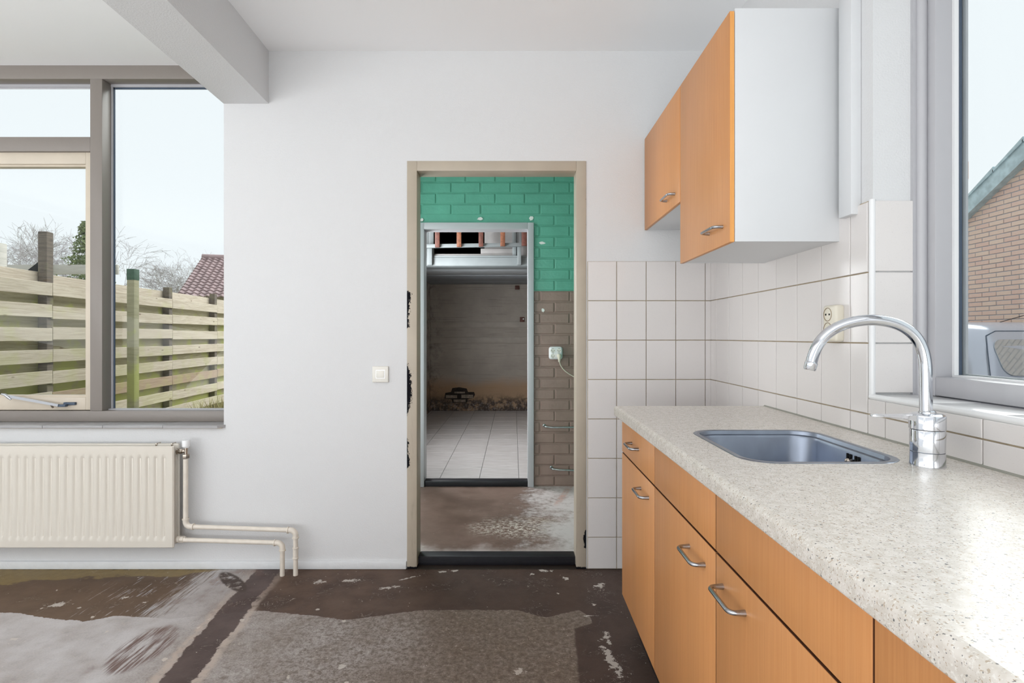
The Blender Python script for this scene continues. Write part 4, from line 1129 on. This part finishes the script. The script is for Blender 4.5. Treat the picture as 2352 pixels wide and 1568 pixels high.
part('spout', MB().tube(pts, .0122, 20).smooth(), 'chrome', tap)
e1 = pts[-1]; dd = (pts[-1]-pts[-4]).normalized()
part('aerator', MB().tube([e1-dd*.001, e1+dd*.001, e1+dd*.002, e1+dd*.016, e1+dd*.019], [.0118, .0128, .0136, .0132, .0115], 20).smooth(), 'chrome', tap)
part('spout_collar', MB().lathe((TXb, TYb, ZT+.113), [(.016, 0), (.016, .004), (.0135, .007)], 24), 'chrome', tap)

# ------------------------------------------------------------------ double socket on the right wall
XT = XR-.0075
so = thing('double_wall_socket', 'cream surface mounted double wall socket on the tiles behind the tap', 'socket', (XT, 1.68, 1.243))
part('housing', MB().box(.983, XT, 1.643, 1.712, 1.178, 1.292, .009, 4).smooth(), 'socket_cream', so)
for zc in (1.263, 1.217):
    cp = part('socket_face', MB().lathe((.9832, 1.684, zc), [(.0215, 0), (.0215, -.0012), (.0195, -.0014), (.019, .0)], 24, 'x'), 'socket_brown', so)
    m = MB()
    for dy, dz in ((-.0095, 0), (.0095, 0)): m.lathe((.9833, 1.684+dy, zc+dz), [(.003, 0), (.003, -.0016)], 8, 'x')
    part('pin_holes', m, 'dark', cp)

# ------------------------------------------------------------------ outside, garden side
m = MB(); m.box(-60, -1.5, 3.0, 70, -.3, -.01); struct('ground', m, 'lawn', 'garden lawn behind the house')
m = MB(); m.box(1.42, 40, -12, 40, -.4, -.1); struct('pavement', m, 'paving', 'paved drive beside the house')
FD = Vector((-.0942, .9956, 0)); FN = Vector((.9956, .0942, 0))   # along / towards the house garden
FP = Vector((-4.55, 4.76, 0))
def fpt(y, off=0, z=0):
    t = (y-FP.y)/FD.y; p = FP+FD*t+FN*off; return Vector((p.x, p.y, z))
ang = math.atan2(FD.y, FD.x)-math.pi/2
fence = thing('garden_fence', 'weathered board-on-board wooden fence beyond the garden window', 'fence', tuple(fpt(7)))
posts = [3.5, 5.284, 7.466, 8.83, 10.9]
def rail_board(y0, y1, off, zc, w, mat):
    a, b = fpt(y0), fpt(y1); L_ = (b-a).length
    bm = bmesh.new(); bmesh.ops.create_cube(bm, size=1)
    for v in bm.verts: v.co = Vector((v.co.x*.02, v.co.y*(L_-.004), v.co.z*w))
    bmesh.ops.bevel(bm, geom=bm.edges[:], offset=.003, segments=1, affect='EDGES')
    me = bpy.data.meshes.new('board'); bm.to_mesh(me); bm.free(); me.materials.append(MT[mat])
    c = (a+b)/2+FN*off; o = inst('board', me, (c.x, c.y, zc), fence, ang)
    o.rotation_euler = (random.uniform(-.004, .004), random.uniform(-.03, .03), ang)
fz_ = [1.645-.2125*i for i in range(8)]
for s_ in range(4):
    for i, zc in enumerate(fz_):
        rail_board(posts[s_], posts[s_+1], .055+random.uniform(-.002, .002), zc+random.uniform(-.008, .008), .126, 'fence_brown' if i in (5,) and s_ > 0 else 'fence')
        rail_board(posts[s_], posts[s_+1], -.055, zc+.106+random.uniform(-.006, .006), .13, 'fence' if i == 0 else 'fence_back')
for y, zt_ in ((5.284, 2.218), (7.466, 1.872), (8.83, 1.889), (10.9, 1.9), (3.5, 1.9)):
    p = fpt(y); rot = Matrix.Rotation(ang, 3, 'Z'); 
    part('post', MB().box(p.x-.042, p.x+.042, p.y-.042, p.y+.042, -.05, zt_, .004, 1, rot), 'post', fence)
gp = thing('garden_post', 'greenish wooden post standing in front of the fence', 'post', (-4.39, 6.2, 0))
part('shaft', MB().box(-4.432, -4.348, 6.158, 6.242, -.05, 1.86, .004), 'postgreen', gp)
part('painted_top', MB().box(-4.434, -4.346, 6.156, 6.244, 1.84, 1.968, .004), 'postcap', gp)
pl = thing('fence_plank', 'pale horizontal plank behind the fence top', 'plank', (-6.5, 7.0, 0))
part('plank', MB().box(-8.6, -5.147, 6.985, 7.015, 2.0, 2.125, .004), 'plank_pale', pl)
part('support', MB().box(-8.0, -7.92, 7.016, 7.096, -.05, 2.12), 'post', pl)
part('support', MB().box(-5.40, -5.32, 7.016, 7.096, -.05, 2.12), 'post', pl)
# black flap of roofing felt on the plank
m = MB().prism([(-6.30, 2.02), (-6.05, 2.04), (-5.98, 2.10), (-6.12, 2.16)], 'y', 6.93, 6.98)
solo('felt_flap', m, 'dark', (-6.1, 6.96, 2.02), 'small black felt flap beside the tall fence post', 'felt')
solo('standing_board', MB().box(-6.45, -5.63, 5.86, 5.98, -.05, 2.22, .01), 'plank_pale', (-6.0, 5.92, 0), 'pale wooden board standing behind the fence at the picture edge', 'board')

# grass tufts
def tufts(n, xr, yr, hr, seed):
    rnd = random.Random(seed); m = MB()
    for _ in range(n):
        x, y = rnd.uniform(*xr), rnd.uniform(*yr); h_ = rnd.uniform(*hr); a = rnd.uniform(0, 6.28); w = .006
        dx, dy = math.cos(a)*w, math.sin(a)*w; lx_, ly_ = rnd.uniform(-.12, .12), rnd.uniform(-.12, .12)
        v = [m.bm.verts.new(p) for p in ((x-dx, y-dy, -.012), (x+dx, y+dy, -.012), (x+lx_*.5+dx*.6, y+ly_*.5+dy*.6, h_*.6), (x+lx_*.5-dx*.6, y+ly_*.5-dy*.6, h_*.6), (x+lx_, y+ly_, h_))]
        m.bm.faces.new((v[0], v[1], v[2], v[3])); m.bm.faces.new((v[3], v[2], v[4]))
    return m
solo('grass', tufts(7000, (-4.62, -3.2), (7.6, 12), (.06, .30), 3), 'drygrass', (-4, 9, 0), 'dry grass tufts along the foot of the fence', 'grass', kind='stuff')

# trees
def tree_mesh(base, height, spread, seed, levels=6, r0=.10, droop=0.0, lean=(0, 0)):
    rnd = random.Random(seed); V = []; Fc = []
    def tube(pts, rs, n):
        st = len(V)
        for i, p in enumerate(pts):
            d = (pts[min(i+1, len(pts)-1)]-pts[max(i-1, 0)]).normalized(); a = d.orthogonal().normalized(); b = d.cross(a)
            for k_ in range(n):
                t_ = 2*math.pi*k_/n; V.append(p+(a*math.cos(t_)+b*math.sin(t_))*rs[i])
        for i in range(len(pts)-1):
            for k_ in range(n): Fc.append((st+i*n+k_, st+i*n+(k_+1) % n, st+(i+1)*n+(k_+1) % n, st+(i+1)*n+k_))
    def grow(p, d, L_, r, lv):
        if lv > levels or L_ < .08: return
        n = 4 if lv < 4 else 2; pts = [p]; dirn = d.copy()
        for i in range(n):
            dirn = (dirn+Vector((rnd.gauss(0, .13), rnd.gauss(0, .13), rnd.gauss(.03, .08)-droop*(lv >= 3)))).normalized()
            pts.append(pts[-1]+dirn*L_/n)
        rs = [max(r*(1-.55*i/n), .0045) for i in range(n+1)]
        tube(pts, rs, 5 if lv < 3 else 3)
        for k_ in range(rnd.randint(3, 4)):
            t = rnd.uniform(.3, 1.0); i = min(int(t*n), n-1); q = pts[i].lerp(pts[i+1], t*n-i)
            az = rnd.uniform(0, 2*math.pi); el = rnd.uniform(.35, .9)*spread
            a = dirn.orthogonal().normalized(); b = dirn.cross(a)
            nd = (dirn*math.cos(el)+(a*math.cos(az)+b*math.sin(az))*math.sin(el)).normalized()
            grow(q, nd, L_*rnd.uniform(.58, .8), rs[i]*.6, lv+1)
    grow(Vector(base), Vector((lean[0], lean[1], 1)).normalized(), height*.36, r0, 0)
    me = bpy.data.meshes.new('branches'); b_ = Vector(base); me.from_pydata([tuple(v-b_) for v in V], [], Fc); me.polygons.foreach_set('use_smooth', [True]*len(Fc))
    return me
def bare_tree(label, base, height, spread, seed, mat, **kw):
    t_ = thing('bare_tree', label, 'tree', base, group='trees beyond the fence')
    me = tree_mesh(base, height, spread, seed, **kw); me.materials.append(MT[mat])
    o = bpy.data.objects.new('branches', me); COL.objects.link(o); o.parent = t_
bare_tree('bare spreading tree left of the tall fence post', (-22.6, 25, -.1), 7.6, 1.0, 11, 'bark')
bare_tree('bare tree half hidden behind the tall fence post', (-30.9, 36, -.1), 9.0, .9, 21, 'bark')
bare_tree('drooping pale birch beside the window mullion', (-15.95, 22, -.1), 7.4, .9, 5, 'birchbark', droop=.12)
bare_tree('bare bushy tree left of the tiled roof', (-18.3, 30, -.1), 6.9, 1.15, 8, 'bark')
bare_tree('bare tree behind the tiled roof', (-23.1, 42, -.1), 10.8, 1.1, 17, 'birchbark')
cf = thing('conifer', 'feathery green conifer behind the pale plank', 'tree', (-14.3, 18, -.1), group='trees beyond the fence')
part('trunk', MB().tube([(-14.3, 18, -.1), (-14.28, 18, 2.5), (-14.3, 18, 4.9)], [.12, .07, .02], 6), 'bark', cf)
rnd = random.Random(4); m = MB()
for i in range(520):
    z = rnd.uniform(.4, 5.05); L_ = (5.2-z)*.30*rnd.uniform(.6, 1.15)+.1; a = rnd.uniform(0, 6.28)
    p0 = Vector((-14.3, 18, z)); d = Vector((math.cos(a), math.sin(a), rnd.uniform(-.1, .45)))
    for j in range(12):
        t = (j+1)/12; q = p0+d*L_*t-Vector((0, 0, .12*t*t))
        w = Vector((rnd.uniform(-.1, .1), rnd.uniform(-.1, .1), rnd.uniform(-.12, .05)))
        s_ = Vector((rnd.uniform(-.02, .02), rnd.uniform(-.02, .02), .03))
        m.bm.faces.new([m.bm.verts.new(q-s_), m.bm.verts.new(q+s_), m.bm.verts.new(q+w)])
part('foliage', m, 'needle', cf, kind='stuff')

# neighbouring house with pantile roof
hs = thing('neighbour_house', 'brown pantile roof of a house beyond the fence', 'house', (-8, 19, 0))
rd = Vector((2.5, .65, 0)).normalized(); rl_ = Vector((-11.0, 19, 3.98)); ev = Vector((-10.35, 16.5, 2.42))
dn = (ev-rl_); sl = dn.length; dnn = dn.normalized(); nrm = rd.cross(dnn); nrm = nrm if nrm.z > 0 else -nrm
m = MB(); nrow = 15; ncol = 150; Lr = 7.5
for r_ in range(nrow):
    prev = None
    for c_ in range(ncol+1):
        u = c_/ncol*Lr; wv = .028*math.sin(u/.20*2*math.pi)
        a = rl_+dnn*(sl*r_/nrow)+rd*u+nrm*(wv+.0); b = rl_+dnn*(sl*(r_+1)/nrow+.02)+rd*u+nrm*(wv+.045)
        cur = (m.bm.verts.new(a), m.bm.verts.new(b), m.bm.verts.new(b-nrm*.05))
        if prev:
            for i in range(2):
                f = m.bm.faces.new((prev[i], prev[i+1], cur[i+1], cur[i])); f.smooth = False
        prev = cur
part('pantiles', m, 'roof', hs, kind='stuff')
part('ridge', MB().tube([rl_+nrm*.02, rl_+rd*Lr+nrm*.02], .10, 10), 'roof', hs)
bk = Vector((-dn.x, -dn.y, 0)); 
m = MB(); A = [rl_, rl_+rd*Lr, rl_+rd*Lr+Vector((-dn.x, -dn.y, dn.z)), rl_+Vector((-dn.x, -dn.y, dn.z))]
m.quad(*[tuple(p) for p in A]); part('rear_slope', m, 'roof', hs)
e0, e1 = ev-dnn*.3+Vector((0, 0, -.15)), ev+rd*Lr-dnn*.3+Vector((0, 0, -.15)); b0 = rl_+Vector((-dn.x, -dn.y, dn.z))+Vector((0, 0, -.1)); b1 = b0+rd*Lr
m = MB()
for a, b in ((e0, e1), (e1, b1), (b1, b0), (b0, e0)): m.quad(tuple(a), tuple(b), (b.x, b.y, -.1), (a.x, a.y, -.1))
for a, b, c in ((e0, b0, rl_-Vector((0, 0, .05))), (e1, b1, rl_+rd*Lr-Vector((0, 0, .05)))): m.bm.faces.new([m.bm.verts.new(p) for p in (a, b, c)])
part('wall', m, 'housewall', hs)

# ------------------------------------------------------------------ outside, drive side: gable and car
gb_ = thing('gable_house', 'brick gable with blue-grey verge seen through the kitchen window', 'house', (7.5, 6.5, -.1))
GXW = 6.5
def zgab(y): return 3.45-(y-6.85)*.588     # roof line over y
ya, yb_ = 1.0, 11.5; yr = 3.6
m = MB().prism([(yb_, -.1), (yb_, zgab(yb_)), (yr, zgab(yr)), (ya-2.2, zgab(yr)-(yr-ya+2.2)*.588), (ya-2.2, -.1)], 'x', GXW+.008, GXW+4)
part('wall', m, 'mortar', gb_)
rows_ = []; seenb = []; rest = MB()
zc = -.1; r_ = 0
while zc < 5.4:
    y = -1.2+(.11 if r_ % 2 else 0)
    while y < yb_:
        y1 = y+.208; ztop = zc+.052
        lim = min(zgab(y1), zgab(yr)-(yr-y)*.588 if y < yr else 99)
        if ztop < lim:
            if 6.62 < y < 8.05 and 1.02 < zc < 3.55: seenb.append((y, zc))
            elif 3.2 < y: rest.box(GXW, GXW+.02, y, y1, zc, ztop)
        y += .2195
    zc += .0635; r_ += 1
me = cham_mesh('brick', .03, .208, .052, .003, '-x', 'gbrick')
for (y, z) in seenb[:300]: inst('brick', me, (GXW+.015+random.uniform(-.002, .002), y+.104, z+.026), gb_)
for (y, z) in seenb[300:]: rest.box(GXW, GXW+.02, y, y+.208, z, z+.052)
part('brick_mass', rest, 'gbrick', gb_, kind='stuff')
m = MB()
y0_, y1_ = yr, yb_+.4
m.prism([(y0_, zgab(y0_)-.10), (y1_, zgab(y1_)-.10), (y1_, zgab(y1_)+.12), (y0_, zgab(y0_)+.12)], 'x', GXW-.10, GXW+.05)
part('verge_board', m, 'verge', gb_)
for q in range(18):
    y = 3.8+q*.42
    m = MB().prism([(y, zgab(y)+.12), (y+.43, zgab(y+.43)+.12), (y+.43, zgab(y+.43)+.15), (y, zgab(y)+.185)], 'x', GXW-.12, GXW+.25)
    part('verge_tile', m, 'verge', gb_)

# car: silver hatchback, tail towards the camera
car = thing('parked_car', 'silver hatchback parked on the drive outside the kitchen window', 'car', (5.02, 6.6, -.1))
CY = 4.85; CX = 5.06; CG = -.1
def cl(x, y, z): return (CX+x, CY+y, CG+z)
# lower body loft
m = MB(); prev = None
for (y, hw, zb_, zbelt) in ((0.0, .60, .38, .62), (.04, .74, .30, .80), (.20, .80, .24, .90), (.8, .83, .2, .92), (2.0, .84, .2, .93), (2.9, .83, .2, .95), (3.4, .80, .22, .88), (3.75, .70, .26, .74), (3.85, .5, .35, .62)):
    sec = [(-hw*.93, zb_), (-hw, zb_+.14), (-hw*1.0, zbelt-.18), (-hw*.95, zbelt), (hw*.95, zbelt), (hw, zbelt-.18), (hw, zb_+.14), (hw*.93, zb_)]
    cur = [m.bm.verts.new(cl(x, y, z)) for x, z in sec]
    if prev:
        for i in range(8):
            f = m.bm.faces.new((prev[i], prev[(i+1) % 8], cur[(i+1) % 8], cur[i])); f.smooth = True
    else: m.bm.faces.new(cur)
    prev = cur
m.bm.faces.new(prev[::-1])
o = part('body', m, 'carpaint', car); md = o.modifiers.new('sub', 'SUBSURF'); md.levels = md.render_levels = 2
# greenhouse: rounded shell
m = MB(); prev = None
for (z, y0, y1, hw, r) in ((.86, .10, 2.95, .79, .22), (1.02, .16, 2.72, .76, .24), (1.20, .24, 2.42, .72, .26), (1.34, .33, 2.16, .68, .28), (1.40, .42, 2.02, .64, .30), (1.435, .62, 1.80, .52, .30), (1.445, .85, 1.6, .32, .28)):
    cur = [m.bm.verts.new(cl(x, y, z)) for x, y in rrect(-hw, hw, y0, y1, r, 8)]
    if prev:
        n = len(cur)
        for i in range(n):
            f = m.bm.faces.new((prev[i], prev[(i+1) % n], cur[(i+1) % n], cur[i])); f.smooth = True
    prev = cur
m.bm.faces.new(prev).smooth = True
part('greenhouse', m, 'carpaint', car)
def patch_on(y_of, pts2, off, th=.006):
    """panel on the sloping tailgate: pts2 in (x, z)"""
    m = MB(); A = [m.bm.verts.new(cl(x, y_of(x, z)-off, z)) for x, z in pts2]; B = [m.bm.verts.new(cl(x, y_of(x, z)-off+th, z)) for x, z in pts2]
    m.bm.faces.new(A); m.bm.faces.new(B[::-1]); n = len(A)
    for i in range(n): m.bm.faces.new((A[i], B[i], B[(i+1) % n], A[(i+1) % n]))
    return m
GH = ((.86, .10, .79, .22), (1.02, .16, .76, .24), (1.20, .24, .72, .26), (1.34, .33, .68, .28), (1.40, .42, .64, .30))
def ytail(x, z):
    for a, b in zip(GH, GH[1:]):
        if z <= b[0] or b is GH[-1]:
            t = (z-a[0])/(b[0]-a[0]); y0, hw, r = (a[k]+(b[k]-a[k])*t for k in (1, 2, 3)); break
    e = min(max(0, abs(x)-(hw-r)), r*.999)
    return y0+r-math.sqrt(r*r-e*e)
def rr2(x0, x1, z0, z1, r):
    return rrect(x0, x1, z0, z1, r, 6)
sg = part('tailgate_seam', MB().tube([cl(-.42, ytail(-.42, 1.345)-.004, 1.345), cl(.42, ytail(.42, 1.345)-.004, 1.345)], .005, 6).tube([cl(-.66, ytail(-.66, .86)-.012, .88), cl(-.60, ytail(-.60, 1.1)-.012, 1.12), cl(-.52, ytail(-.52, 1.3)-.006, 1.30), cl(-.42, ytail(-.42, 1.345)-.004, 1.345)], .005, 6), 'gasket', car)
gw = part('rear_window', patch_on(ytail, rr2(-.52, .52, .93, 1.265, .10), .010), 'carglass', car, 'tinted rear window')
part('wiper', MB().tube([cl(0, ytail(0, .94)-.03, .94), cl(-.28, ytail(-.28, 1.0)-.03, .985)], .006, 6), 'rubber', gw)
part('tail_trim', MB().tube([cl(-.62, .02, .84), cl(-.4, -.02, .86), cl(0, -.03, .865), cl(.4, -.02, .86)], .022, 8).smooth(), 'carpaint', car)
for s_ in (-1, 1):
    pts_ = [(.42, .93), (.55, 1.28), (1.9, 1.28), (2.5, .97)]
    m = MB(); xx = .752
    A = [m.bm.verts.new(cl(s_*(xx-(z-.95)*.2+.004), y, z)) for y, z in pts_]; B = [m.bm.verts.new(cl(s_*(xx-(z-.95)*.2-.004), y, z)) for y, z in pts_]
    m.bm.faces.new(A); m.bm.faces.new(B[::-1])
    for i in range(4): m.bm.faces.new((A[i], B[i], B[(i+1) % 4], A[(i+1) % 4]))
    part('side_window', m, 'carglass', car)
    part('tail_light', MB().box(CX+s_*.70-.06, CX+s_*.70+.06, CY+.0, CY+.12, CG+.62, CG+.86, .03, 3), 'wood_dark', car)
    for y in (.7, 3.15):
        wh = part('wheel', MB().lathe(cl(s_*.76, y, .30), [(.18, -.09), (.30, -.08), (.30, .08), (.18, .09)], 24, 'x'), 'rubber', car)
        part('hub_cap', MB().lathe(cl(s_*.76+s_*.09, y, .30), [(.18, -.01), (.17, .006), (.06, .012)], 20, 'x'), 'alu', wh)
part('aerial', MB().tube([cl(.0, .75, 1.44), cl(.12, .55, 1.52), cl(.3, .3, 1.60)], .004, 5), 'rubber', car)
